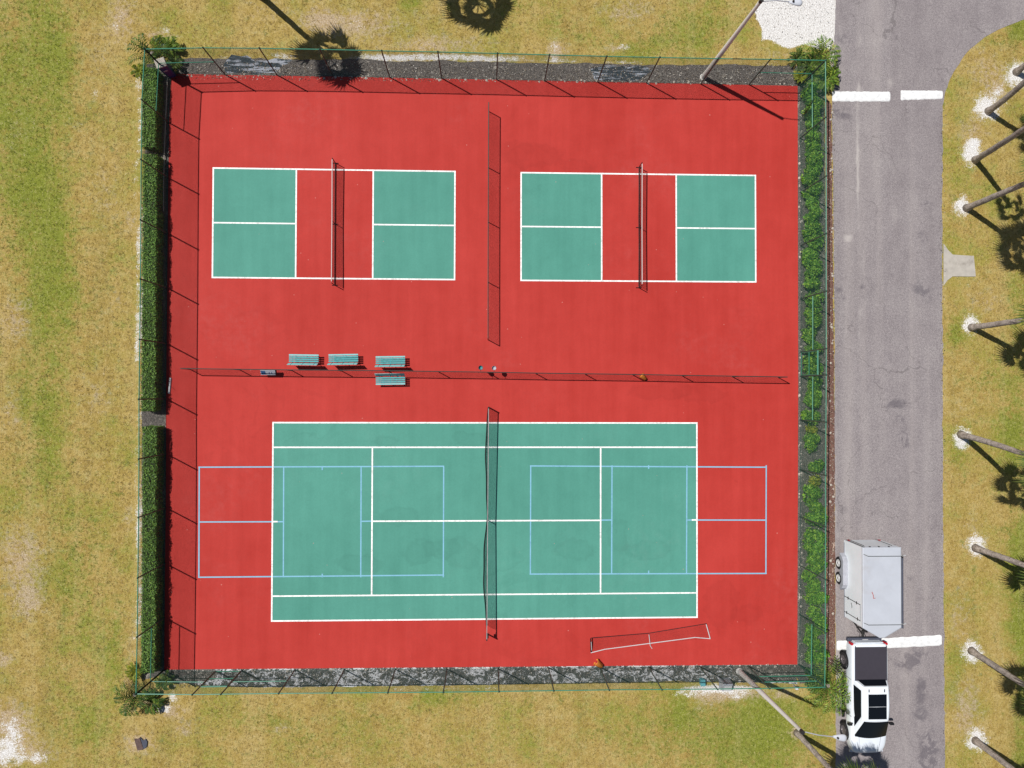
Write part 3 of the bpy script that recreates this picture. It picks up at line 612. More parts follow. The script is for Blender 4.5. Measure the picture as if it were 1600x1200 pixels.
# ------------------------------------------------------------------ low divider fences
def divider(label, posts, end, h=1.26):
    P_ = [at(*p, .03) for p in posts]
    root = empty('divider_fence', label, 'fence', P_[0], 'low chain link dividers on the court')
    for p in P_: MB().tube([(p.x, p.y, .03), (p.x, p.y, h)], .026, 8).build('post', M['grey_steel'], root)
    MB().tube([(p.x, p.y, h) for p in P_], .026, 8).build('top_rail', M['grey_steel'], root)
    m_ = MB()
    for a, b in zip(P_, P_[1:]): uvpanel(m_, a, b, .05, h-.02)
    m_.build('mesh_panel', M['chain_grey'], root); return root
divider('long low grey divider fence running left to right across the court', [(297, 577), (375, 578), (456, 579), (534, 579.7), (607, 580.3), (686, 581.5), (762, 582.5), (837.5, 584), (914.5, 585), (989, 586), (1066, 587.5), (1144.5, 588.7), (1216, 589.8)], 0)
divider('low grey chain link divider running up and down between the two pickleball courts', [(763.5, 174), (763, 262), (762.7, 347), (762.5, 441), (762.5, 531)], 0)
# ------------------------------------------------------------------ nets
def net_cloth(parent, ax, x0, y0, y1, ztop, zbot, bulge, n=60, mrows=8, mat='net'):
    m_ = MB(); uv = []
    for i in range(n+1):
        for k in range(mrows+1):
            t = i/n; u = k/mrows; y = y0+(y1-y0)*t; zt, zb = ztop(t), zbot(t)
            m_.v.append((x0+bulge(t, u), y, zt+(zb-zt)*u))
    for i in range(n):
        for k in range(mrows):
            a = i*(mrows+1)+k; m_.f.append((a, a+1, a+mrows+2, a+mrows+1))
            y_ = [abs(y1-y0)*i/n, abs(y1-y0)*(i+1)/n]; z_ = [k/mrows, (k+1)/mrows]
            uv += [(y_[0], z_[0]), (y_[0], z_[1]), (y_[1], z_[1]), (y_[1], z_[0])]
    m_.uv = uv; return m_.build('net', M[mat], parent)
def strip(parent, name, pts, r, mat, n=6): return MB().tube(pts, r, n).build(name, M[mat], parent)
# tennis net
pa, pb = at(763.5, 640, 0), at(761, 1000, 0)
x0 = (at(762.3, 640, 1.).x+at(759.8, 1000, 1.).x)/2
tn = empty('tennis_net', 'long tennis net with white top tape across the blue green tennis court', 'net', (x0, 0, 0))
ya, yb = at(763, 637, 1.07).y, at(760, 1000, 1.07).y; yc = at(760, 986, 1.0).y
xa, xb = at(763.4, 637, 1.07).x, at(760.6, 1004, 1.07).x
zt = lambda t: 1.07-.155*(1-abs(2*t-1))
blg = lambda t, u: -(.15+.03*math.sin(11*t)+.02*math.sin(31*t+1))*(u**1.2)*abs(math.sin(2*PI*t))**.7*(.8 if t < .5 else 1.15)-.05*math.sin(PI*u)+(xa-x0)+(xb-xa)*t
net_cloth(tn, 'y', x0, ya, yc, zt, lambda t: .06, blg, n=90, mrows=10)
tp = MB()
NN = 60
top_pts = [(x0+(xa-x0)+(xb-xa)*k/NN, ya+(yb-ya)*k/NN, (1.07-.155*(1-abs(2*k/NN-1)))) for k in range(NN+1)]
for a, b in zip(top_pts, top_pts[1:]):
    tp.add([(a[0]-.016, a[1], a[2]+.012), (a[0]+.016, a[1], a[2]+.012), (b[0]+.016, b[1], b[2]+.012), (b[0]-.016, b[1], b[2]+.012), (a[0]-.019, a[1], a[2]-.05), (b[0]-.019, b[1], b[2]-.05), (a[0]+.019, a[1], a[2]-.05), (b[0]+.019, b[1], b[2]-.05)],
           [(0, 1, 2, 3), (0, 3, 5, 4), (1, 6, 7, 2)])
tp.build('top_tape', M['grey_tape'], tn)
strip(tn, 'bottom_cord', [(x0+blg(k/NN, 1), ya+(yc-ya)*k/NN, .06) for k in range(NN+1)], .032, 'black')
for (x, y) in ((xa, ya), (xb, yb)):
    MB().tube([(x, y, .03), (x, y, 1.12)], .04, 10).build('post', M['dark_steel'], tn)
MB().box((xb+.05, yb+.09, .8), (.1, .16, .1)).tube([(xb+.05, yb+.15, .8), (xb+.12, yb+.3, .78)], .012, 6).build('winder', M['dark_steel'], tn)
cs = top_pts[NN//2]; MB().box((cs[0], cs[1], .47), (.012, .05, .88)).build('centre_strap', M['tape'], tn)
# portable pickleball nets
def pickle_net(label, ptop, pbot, psh):
    a, b = at(*ptop, .9), at(*pbot, .9); xm = (a.x+b.x)/2
    root = empty('pickleball_net', label, 'net', (xm, (a.y+b.y)/2, 0), 'portable nets on the pickleball courts')
    zt_ = lambda t: .915-.05*(1-abs(2*t-1))
    y0, y1 = a.y-.08, b.y+.08
    net_cloth(root, 'y', xm, y0, y1, lambda t: zt_(t)-.02, lambda t: .12, lambda t, u: psh*u+.02*math.sin(11*t)*u, n=50, mrows=6)
    pts = [(xm, y0+(y1-y0)*k/30, zt_(k/30)) for k in range(31)]
    tp = MB()
    for p, q_ in zip(pts, pts[1:]): tp.box(((p[0]+q_[0])/2, (p[1]+q_[1])/2, (p[2]+q_[2])/2), (.034, abs(q_[1]-p[1])+.001, .055))
    tp.build('top_tape', M['tape'], root)
    MB().tube([(xm, a.y, .10), (xm, b.y, .10)], .024, 8).build('base_bar', M['black'], root)
    for y in (a.y, b.y): MB().tube([(xm, y, .05), (xm, y, .93)], .024, 8).build('post', M['black'], root)
    ym = (a.y+b.y)/2; MB().tube([(xm, ym, .06), (xm, ym, .84)], .018, 8).build('centre_post', M['black'], root)
    for y in (a.y, ym, b.y): MB().tube([(xm-.16, y, .05), (xm+.16, y, .05)], .022, 8).build('foot', M['black'], root)
    return root
pickle_net('portable pickleball net across the left pickleball court, nearest the benches', (518.5, 247), (518.5, 442), .0)
pickle_net('portable pickleball net across the right pickleball court', (1003.5, 254), (1003, 446), -.03)
# the collapsed net lying on the court
fl_ = empty('fallen_net', 'collapsed portable net with white frame lying near the bottom right of the red court', 'net', at(1015, 1000, 0))
Z1 = .10
q0, q1, q2, q3 = at(923, 1020, .06), at(945, 1014.5, .05), at(1086, 996, .05), at(1110, 998, .06)
t0_, t1_, t2_ = at(923, 997, .32), at(1013, 989.5, .12), at(1103.5, 974.5, .14)
MB().tube([q0, q1, q2, q3], .024, 8).build('frame_bar', M['white'], fl_)
MB().tube([at(923.5, 1019, .07), at(922.8, 998, .30)], .03, 8).build('end_post', M['black'], fl_)
MB().tube([at(924.5, 1016, .12), at(923.8, 1003, .28)], .016, 8).build('end_brace', M['white'], fl_)
MB().tube([at(1109.5, 997, .08), at(1103.5, 975.5, .12)], .026, 8).build('end_post', M['white'], fl_)
MB().tube([at(1014, 991.5, .11), at(1016, 1009, .08), at(1019, 1013.5, .05)], .018, 8).build('centre_post', M['white'], fl_)
MB().tube([t0_, t1_, t2_], .020, 8).build('top_band', M['black'], fl_)
m_ = MB(); bot = [q0, q1.lerp(q2, .5), q3]; tpz = [t0_, t1_, t2_]
for k in range(2):
    a, b, c, d = bot[k], bot[k+1], tpz[k+1], tpz[k]; kk = len(m_.v); m_.v += [tuple(a), tuple(b), tuple(c), tuple(d)]; m_.f.append((kk, kk+1, kk+2, kk+3))
    m_.uv = (m_.uv or [])+[(0, 0), (3, 0), (3, .8), (0, .8)]
m_.build('net', M['net_thin'], fl_)
# ------------------------------------------------------------------ benches
def bench_parts(root):
    # seat faces +y (north), back on the south side; 1.62 m long
    for k in range(4): MB().box((0, .30-.115*k, .43), (1.62, .086, .03)).build('seat_slat', M['teal_pale'] if k in (0,) else M['teal'], root, bevel=.006)
    a = math.radians(17)
    for k in range(3):
        z = .56+.125*k; y = -.13-math.tan(a)*(z-.43)
        MB().box((0, y, z), (1.62, .028, .095), Matrix.Rotation(a, 3, 'X')).build('back_slat', M['teal_pale'], root, bevel=.006)
    for x in (-.62, .62, 0):
        f = MB().tube([(x, .31, .03), (x, .30, .40), (x, -.10, .405), (x, -.13-.02, .5), (x, -.13-.13, .86)], .02, 6)
        f.tube([(x, -.10, .4), (x, -.24, .03)], .02, 6)
        f.build('leg_frame', M['teal_frame'], root)
PARINV[0] = False
proto = empty('park_bench', 'teal slatted bench, leftmost of the row above the long low divider', 'bench', (0, 0, 0), 'teal slatted benches by the divider')
bench_parts(proto)
PARINV[0] = True
bx = [((474.5, 563.3), 0, None), ((536.5, 562.8), math.radians(1.2), 'teal slatted bench, middle one of the three above the long low divider'),
      ((610, 566), math.radians(1), 'teal slatted bench, rightmost of the three above the long low divider'),
      ((610, 591.5), math.radians(181), 'teal slatted bench standing alone below the long low divider, its back to the divider')]
for k, (p, rz, lb) in enumerate(bx):
    c = at(p[0], p[1], .45); c.z = 0
    if k == 0: proto.location = c; proto.rotation_euler = (0, 0, math.radians(-.5))
    else: copy_tree(proto, c, rz, lb)
# ------------------------------------------------------------------ small things on the court
def local(root_name, label, cat, loc, group=None): return empty(root_name, label, cat, loc, group)
# floor squeegee
a, b = at(266.3, 590.5, .06), at(264, 615, .06); sq = local('floor_squeegee', 'white court squeegee with a thin handle leaning by the left fence', 'squeegee', ((a+b)/2).to_tuple()[:2]+(0,))
MB().tube([a, b], .055, 10).build('roller', M['white'], sq)
mm = (a+b)/2; MB().tube([(mm.x, mm.y, .07), (mm.x-.15, mm.y+.05, .6), (mm.x-.42, mm.y+.12, 1.35)], .013, 6).build('handle', M['dark_steel'], sq)
# blue and white banner box on the divider
c = at(419.5, 581.8, .45); bn = local('sports_bag', 'small blue and white bag against the long divider below the first bench', 'bag', (c.x, c.y, 0.03))
RT = Matrix.Rotation(math.radians(-50), 3, 'X') @ Matrix.Rotation(math.radians(-2), 3, 'Z')
MB().box((c.x, c.y, .5), (.82, .30, .12), Matrix.Rotation(math.radians(28), 3, 'X')).build('body', M['palegrey'], bn, bevel=.03)
pz = MB()
RR = Matrix.Rotation(math.radians(28), 3, 'X')
def onface(u, v, w_, h_, mat, nm, sk=0):
    q_ = [Vector((u-w_/2+sk, v-h_/2, 0)), Vector((u+w_/2+sk, v-h_/2, 0)), Vector((u+w_/2-sk, v+h_/2, 0)), Vector((u-w_/2-sk, v+h_/2, 0))]
    q_ = [RR @ (p+Vector((0, 0, .064)))+Vector((c.x, c.y, .5)) for p in q_]; MB().add(q_, [(0, 1, 2, 3)]).build(nm, mat, bn)
onface(-.25, .01, .24, .22, M['sky_blue'], 'blue_panel', .03)
onface(.07, -.01, .05, .12, M['navy'], 'print_mark'); onface(.20, -.01, .03, .13, M['sky_blue'], 'print_mark')
MB().box((c.x+.42, c.y-.01, .46), (.035, .27, .14), RR).build('side_shade', M['black'], bn)  # black slab painted in as the shade on the bag's right side
# two small boxes on the divider rail
for k, (x, y) in enumerate(((751, 578), (772, 578.5))):
    c = at(x, y, 1.25); r = local('ball_holder', ('left' if k == 0 else 'right')+' one of two small grey blue holders clipped on the divider rail at court centre', 'ball holder', (c.x, c.y, 1.1), 'small holders on the divider rail')
    MB().lathe([(.0, -.16), (.10, -.16), (.125, .0), (.12, .01), (.10, -.10), (0, -.12)], (c.x, c.y+.12, 1.2), n=14).build('cup', M['palegrey'] if k else M['teal_frame'], r)
    MB().tube([(c.x, c.y+.02, 1.22), (c.x, c.y-.05, 1.30), (c.x, c.y-.07, 1.2)], .012, 6).build('hook', M['dark_steel'], r)
# two orange tubs
for k, (x, y, rz, lb) in enumerate(((1005.2, 589.6, 2.4, 'orange tub lying under the right half of the long divider'), (935.5, 1037.3, 2.5, 'orange tub tipped over at the bottom edge of the red court, below the fallen net'))):
    c = at(x, y, .12); r = local('orange_tub', lb, 'tub', (c.x, c.y, .03), 'orange tubs lying on the court')
    tb = MB(); s_ = 1.0 if k == 0 else 1.25
    prof = [(0, -.17), (.105, -.17), (.155, .15), (.165, .17), (.15, .17), (.10, -.14), (0, -.14)]
    n = 18; ax_ = Vector((math.cos(rz), math.sin(rz), .12)).normalized(); u_ = Vector((-ax_.y, ax_.x, 0)).normalized(); v_ = ax_.cross(u_)
    rings = [[c+ax_*h*s_+(u_*math.cos(2*PI*j/n)+v_*math.sin(2*PI*j/n))*rr*s_+Vector((0, 0, .05)) for j in range(n)] for rr, h in prof]
    tb.loft(rings, cap=False); tb.build('body', M['orange'], r, smooth=True)
    hp = [c+ax_*.16*s_+(u_*math.cos(t)+v_*math.sin(t))*.17*s_+ax_*.09*math.sin(t)+Vector((0, 0, .05)) for t in [PI*j/8 for j in range(9)]]
    MB().tube(hp, .008, 5).build('handle', M['dark_steel'], r)
# corner bin: navy body paints its shaded side, cream lid its sunlit top
c = at(268, 116, 0); bx_ = local('waste_bin', 'tall bin painted in shaded navy with sunlit cream lid inside the top left fence corner', 'bin', (c.x+.05, c.y-.05, .03))
RZb = Matrix.Rotation(math.radians(20), 3, 'Z')
bl_ = MB(); cx_, cy_ = c.x+.02, c.y-.02
rings = [[Vector((cx_, cy_, z))+RZb @ Vector((sx_*w_/2, sy_*w_/2*.9, 0)) for sx_, sy_ in ((-1, -1), (1, -1), (1, 1), (-1, 1))] for z, w_ in ((.03, .42), (1.35, .50))]
bl_.loft(rings).build('body', M['navy'], bx_, bevel=.03)
MB().box((cx_, cy_, 1.39), (.56, .52, .08), RZb).build('lid', M['cream'], bx_, bevel=.03)
MB().box(Vector((cx_, cy_, .95))+RZb @ Vector((0, -.245, 0)), (.22, .012, .12), RZb).build('panel', M['palegrey'], bx_)
# long pale pipe lying beside the hedge
MBp = MB().tube([at(261.5, 122, .2), at(259, 180, .16), at(257, 230, .14), at(255.5, 290, .12), at(255.3, 330, .1)], .03, 8).build('drain_pipe', M['cream'])
tag(MBp, 'long pale pipe lying in the hedge shade just outside the left fence', 'pipe')
# utility cover in the lawn
c = at(221.5, 1161, 0); uc = local('valve_cover', 'dark brown broken valve cover set in the lawn at the lower left', 'cover', (c.x, c.y, 0))
R2 = Matrix.Rotation(math.radians(18), 3, 'Z')
def tp2(pts): return [(c.x+(R2 @ Vector((x, y, 0))).x, c.y+(R2 @ Vector((x, y, 0))).y) for x, y in pts]
MB().prism(tp2([(-.32, -.30), (-.05, -.36), (.02, -.28), (.0, .33), (-.12, .30), (-.30, .36)]), .0, .05).build('slab', M['rust'], uc, bevel=.015)
MB().prism(tp2([(.03, -.33), (.22, -.28), (.34, -.02), (.30, .16), (.16, .12), (.04, .36)]), .0, .065).build('slab', M['trim'], uc, bevel=.015)
# boxes beyond the bottom fence
c = at(1097, 1065, .15); o = local('storage_crate', 'small turquoise crate outside the bottom fence, left of the lamp pole', 'crate', (c.x, c.y, 0))
MB().box((c.x, c.y, .17), (.24, .34, .30)).build('body', M['cyan'], o, bevel=.02); MB().box((c.x, c.y, .335), (.27, .37, .03)).build('lid', M['cyan'], o, bevel=.008)
c = at(1131, 1067, 0); o = local('utility_box', 'pale grey sloped utility box outside the bottom fence near the lamp pole', 'utility box', (c.x, c.y, 0))
MB().add([(c.x-.3, c.y-.3, 0), (c.x+.3, c.y-.3, 0), (c.x+.3, c.y+.3, 0), (c.x-.3, c.y+.3, 0), (c.x-.26, c.y-.26, .5), (c.x+.26, c.y-.26, .5), (c.x+.26, c.y+.26, .78), (c.x-.26, c.y+.26, .78)],
         [(3, 2, 1, 0), (4, 5, 6, 7), (0, 1, 5, 4), (1, 2, 6, 5), (2, 3, 7, 6), (3, 0, 4, 7)]).build('body', M['palegrey'], o, bevel=.02)
MB().box((c.x, c.y-.05, .67), (.42, .38, .02), Matrix.Rotation(math.radians(28), 3, 'X')).build('hatch', M['white'], o)
MB().tube([(c.x+.3, c.y, .2), (c.x+.5, c.y-.1, .2), (c.x+.55, c.y-.12, 0)], .03, 8).build('pipe', M['white'], o)
c = at(1242, 1073, .2); o = local('meter_box', 'tiny pale blue meter post outside the bottom fence, left of the corner palm clump', 'meter', (c.x, c.y, 0))
MB().tube([(c.x, c.y, 0), (c.x, c.y, .4)], .03, 8).build('post', M['palegrey'], o); MB().box((c.x, c.y, .42), (.16, .13, .16)).build('head', M['lamp'], o, bevel=.02)
# ------------------------------------------------------------------ lamp poles
def lamp_pole(label, base, head, topoff):
    b = at(*base); H_ = 8.0; hd = at(*head, 7.9); r = empty('lamp_pole', label, 'lamp pole', b, 'street lamp poles at the court')
    tx, ty = b.x+topoff[0], b.y+topoff[1]
    MB().tube([(b.x, b.y, 0), ((b.x+tx)/2, (b.y+ty)/2, 4), (tx, ty, H_)], [.15, .115, .08], 16).build('pole', M['pole'], r)
    MB().lathe([(.0, 0), (.2, 0), (.2, .06), (.155, .12)], (b.x, b.y, 0), n=12).build('base_collar', M['pole'], r)
    MB().tube([(tx, ty, H_-.15), (tx, ty, H_+.04)], .095, 10).build('cap_bracket', M['dark_steel'], r)
    d = Vector((hd.x-tx, hd.y-ty, 0)); L_ = d.length; d.normalize()
    MB().tube([(tx, ty, H_-.12), (tx+d.x*L_*.35, ty+d.y*L_*.35, H_+.06), (tx+d.x*(L_-.62), ty+d.y*(L_-.62), H_+.02)], .024, 8).build('arm', M['palegrey'], r)
    n = 14; rings = []
    for s in range(11):
        t = s/10; wv = .165*math.sin(min(1, t*1.15+.08)*PI/2)**.9*(1 if t < .8 else math.sqrt(max(0, 1-((t-.8)/.22)**2))); wv = max(wv, .03)
        cc = Vector((tx, ty, H_))+d*(L_-.66+.66*t); pr = Vector((-d.y, d.x, 0))
        rings.append([cc+pr*math.cos(2*PI*k/n)*wv+Vector((0, 0, math.sin(2*PI*k/n)*wv*(.55 if math.sin(2*PI*k/n) > 0 else .35))) for k in range(n)])
    MB().loft(rings).build('lamp_head', M['lamp'], r, smooth=True)
    pc = Vector((tx, ty, H_+.085))+d*(L_-.46); MB().lathe([(0, 0), (.045, 0), (.045, .06), (.0, .075)], pc, n=10).build('photocell', M['dark_steel'], r)
lamp_pole('tall grey lamp pole behind the top fence, its head over the white limestone patch', (1098.5, 121), (1252, 6.5), (.25, .0))
lamp_pole('tall grey lamp pole by the bottom fence, its head beside the truck front', (1155, 1048.5), (1321, 1152), (.03, .34))
# ------------------------------------------------------------------ palms
def fan_frond(mb, stalk, o, d, droop, size, rnd):
    """o crown heart, d horizontal dir + elevation; petiole then a folded fan of pointed leaflets"""
    pl_ = size*.57; d = d.normalized(); side = d.cross(Vector((0, 0, 1))).normalized(); up = side.cross(d).normalized()
    p1 = o+d*pl_*.5+up*.02; p2 = o+d*pl_-Vector((0, 0, 1))*droop*.18*pl_
    stalk.tube([o, p1, p2], [.022, .016, .012], 4, cap=False)
    dd = (p2-p1).normalized(); sd = dd.cross(Vector((0, 0, 1))).normalized(); uu = sd.cross(dd).normalized()
    n = 20; R_ = size*.52
    for k in range(n):
        a = math.radians(-104+208*k/(n-1)); ln = R_*(1-.30*abs(a/1.82)**2)*rnd.uniform(.88, 1.08)
        dr = (dd*math.cos(a)+sd*math.sin(a)).normalized(); cup = .22*math.sin(abs(a))
        q1 = p2+dr*ln*.5+uu*(cup*ln*.35); q2 = p2+dr*ln+uu*(cup*ln*.3)-Vector((0, 0, 1))*ln*(.18+.3*droop)*rnd.uniform(.6, 1.3)
        wv = dr.cross(uu).normalized()*(R_*.062)
        mb.add([p2, q1+wv+uu*.012, q1-wv+uu*.012, q1-uu*.012, q2], [(0, 1, 3), (0, 3, 2), (1, 4, 3), (3, 4, 2)])
def fan_palm(label, base, h, shadow, r0=.17, r1=.12, size=1.55, nf=16, bend=(0, 0), group='fan palms', seed=1, name='fan_palm', z_off=0):
    rnd = random.Random(seed); B = at(*base); S = at(*shadow)
    T = Vector((S.x-SX*h, S.y-SY*h, h)); root = empty(name, label, 'palm tree', B, group)
    ctl = B.lerp(T, .45)+Vector((bend[0], bend[1], 0)); ctl.z = h*.5
    pts = []; N = 22
    for i in range(N+1):
        t = i/N; p = B*(1-t)**2+ctl*2*t*(1-t)+T*t*t; pts.append(p+Vector((rnd.uniform(-.01, .01), rnd.uniform(-.01, .01), 0)))
    rs = [r0*1.45 if i == 0 else (r0*1.15 if i == 1 else (r0+(r1-r0)*i/N)*(1+.05*(i % 2))) for i in range(N+1)]
    pts[0].z = -.05
    MB().tube(pts, rs, 12).build('trunk', M['trunk'], root, smooth=True)
    lf = MB(); st = MB(); dead = MB(); dst = MB(); heart = T+Vector((0, 0, .05))
    for k in range(nf):
        az = 2.39996*k+rnd.uniform(-.25, .25); u = k/(nf-1); el = math.radians(66-88*u+rnd.uniform(-8, 8))
        d = Vector((math.cos(az)*math.cos(el), math.sin(az)*math.cos(el), math.sin(el)))
        fan_frond(lf, st, heart, d, .3+u*.9, size*(rnd.uniform(.85, 1.1) if k % 3 else rnd.uniform(.5, .75)), rnd)
    for k in range(5):
        az = rnd.uniform(0, 6.28); d = Vector((math.cos(az)*.5, math.sin(az)*.5, -.8)); fan_frond(dead, dst, heart-Vector((0, 0, .15)), d, 1.2, size*.7, rnd)
    cr = lf.build('crown', M['palm_leaf'], root)
    o = st.build('leaf_stalks', M['stalk'], None); o.parent = cr; o.matrix_parent_inverse = Matrix.Translation(root.location).inverted() if False else Matrix()
    o.parent = root; o.matrix_parent_inverse = Matrix.Translation(root.location).inverted()
    dead.build('dead_fronds', M['dead_leaf'], root)
    return root
G1 = 'fan palms along the right side of the road'
fan_palm('fan palm in the top right sand ring, nearest the road bend', (1588, 113), 6.1, (1655, 150), seed=1, size=1.2, nf=12, group=G1)
fan_palm('fan palm in the large sand ring just right of the short white speed bump', (1544, 174), 6.8, (1607, 210), seed=2, group=G1, bend=(.1, -.35), size=1.2, nf=13)
fan_palm('fan palm whose shadow runs under its neighbour, third from the top', (1524, 250), 7.6, (1578, 322), seed=3, size=1.1, nf=10, group=G1)
fan_palm('fan palm just above the concrete apron, trunk rising to the upper right', (1510, 325), 7.8, (1602, 390), seed=4, size=1.85, nf=24, group=G1)
fan_palm('fan palm with a nearly level trunk, below the concrete apron', (1518, 512), 6.6, (1615, 562), seed=5, size=1.7, nf=20, group=G1)
fan_palm('fan palm with big frond shadow below its trunk, sixth from the top', (1501, 679), 7.3, (1591, 764), seed=6, size=1.45, nf=22, group=G1, bend=(.15, .1))
fan_palm('fan palm beside the cargo trailer, sand ring right of its roof', (1524, 856), 6.4, (1622, 912), seed=7, size=1.65, nf=20, group=G1)
fan_palm('fan palm beside the pickup bed, below the white speed bump end', (1518, 1017), 7.4, (1608, 1080), seed=8, size=1.75, nf=20, group=G1)
fan_palm('fan palm at the bottom right corner of the picture, lowest of the road row', (1524, 1157), 6.8, (1618, 1215), seed=9, size=1.5, nf=13, group=G1)
fan_palm('fan palm leaning toward the bottom edge between the lamp pole and the truck nose', (1245, 1145), 6.2, (1345, 1203), seed=10, size=1.85, nf=22, r0=.15, r1=.11)
fan_palm('fan palm at the top left, crown shadow falling over the top fence', (408, -6), 6.3, (515, 90), seed=11, size=1.85, nf=19, bend=(.5, -.5))
fan_palm('fan palm beyond the top edge of the picture, its round shadow on the top lawn', (672, -45), 6.2, (746, 6), seed=12, size=1.9, nf=24)
# ------------------------------------------------------------------ feather leaved clumps at the corners
def feather_clump(label, base, r, h, mat, nf, seed, cat='palm shrub', name='palm_shrub', lw=.05, group='feather leaved plants at the fence corners', dead=0, az0=None, azr=None):
    rnd = random.Random(seed); B = at(*base); root = empty(name, label, cat, B, group)
    lf = MB(); st = MB(); dd_ = MB()
    for k in range(nf+dead):
        az = 2.39996*k+rnd.uniform(-.3, .3) if azr is None else az0+rnd.uniform(-azr, azr)
        ln = r*rnd.uniform(.8, 1.12); top = h*rnd.uniform(.55, 1.1); lift = rnd.uniform(.3, 1); tgt = dd_ if k >= nf else lf
        if k >= nf: top *= .5
        pts = []; N = 12; o = B+Vector((rnd.uniform(-.12, .12)*r, rnd.uniform(-.12, .12)*r, 0))
        for i in range(N+1):
            t = i/N; pts.append(o+Vector((math.cos(az)*ln*t, math.sin(az)*ln*t, .08+top*math.sin(PI*min(1, t*.78))*(.6+.4*lift)-.0)))
        st.tube(pts[:N], [.016*(1-.7*i/N) for i in range(N)], 4, cap=False)
        NL = 12
        for j in range(1, NL+1):
            t = j/NL*.97; f = t*N; i = min(int(f), N-1); p = pts[i].lerp(pts[i+1], f-i); d = (pts[i+1]-pts[i]).normalized(); sd = d.cross(Vector((0, 0, 1))).normalized()
            l_ = ln*.27*math.sin(PI*(.15+.8*t))**.7*rnd.uniform(.85, 1.1)
            for sg in (-1, 1):
                q = (sd*sg*.85+d*.62).normalized(); m1 = p+q*l_*.5+Vector((0, 0, .05*l_)); tip = p+q*l_-Vector((0, 0, .22*l_))
                wv = d*lw*.85*r; tgt.add([p, m1+wv, tip, m1-wv], [(0, 1, 2, 3)])
    lf.build('fronds', M[mat], root); st.build('leaf_stalks', M['stalk'], root)
    if dead: dd_.build('dead_fronds', M['dead_leaf'], root)
    MB().lathe([(.13*r, 0), (.15*r, .12), (.06*r, .3*h), (0, .33*h)], B, n=10).build('stem', M['trunk'], root)
    return root
feather_clump('large dark feather leaved palm clump at the top left fence corner', (240, 86), 1.1, .9, 'cycad_leaf', 13, 1, lw=.04)
feather_clump('bright yellow green tufted plant right above the top left fence corner', (249, 70), .42, .4, 'shrub_yellow', 14, 2, lw=.12)
feather_clump('lime green tufted plant at the top fence, beside the top left corner palm', (270, 78), .7, .55, 'lime_leaf', 14, 3, lw=.09)
feather_clump('dark green plant in the mulch inside the top left corner', (277, 103), .58, .5, 'cycad_leaf', 11, 4, lw=.09)
feather_clump('small yellow tufted plant left of the left fence top end', (219, 113), .42, .3, 'shrub_yellow', 14, 5, lw=.12)
feather_clump('large green feather leaved palm at the top right fence corner', (1276, 92), 1.25, 1.1, 'lime_leaf', 12, 6, lw=.04)
feather_clump('small dark green feather plant on the top fence, near its right end', (1243, 95), .6, .45, 'cycad_leaf', 12, 7, lw=.08)
feather_clump('round lime green tuft beside the top right corner of the red court', (1247, 124), .42, .35, 'shrub_yellow', 14, 8, lw=.12)
feather_clump('green feather plant at the top end of the shrub row, near the speed bump', (1286, 126), .95, .7, 'lime_leaf', 18, 9, lw=.07)
feather_clump('dark green plant between the fence lines at the top right corner', (1266, 106), .9, .6, 'cycad_leaf', 14, 19, lw=.08)
feather_clump('dark palm clump with dead fronds outside the bottom left fence corner', (214, 1084), 1.1, .95, 'cycad_leaf', 13, 10, lw=.04, dead=3)
feather_clump('yellow green tufted plant at the lower end of the left hedge', (214, 1047), .5, .4, 'shrub_yellow', 14, 11, lw=.1)
feather_clump('small green plant in the mottled strip inside the bottom left corner', (260, 1062), .55, .45, 'cycad_leaf', 14, 12, lw=.09)
feather_clump('low dark and lime plant right of the bottom left corner palm', (240, 1092), .75, .45, 'cycad_leaf', 14, 13, lw=.08)
feather_clump('big lime green palm clump at the bottom right fence corner beside the pickup truck', (1290, 1068), 1.5, 1.15, 'lime_leaf', 22, 14, lw=.03)
feather_clump('dark green plant just inside the bottom right fence corner', (1272, 1058), .85, .7, 'cycad_leaf', 16, 15, lw=.07)
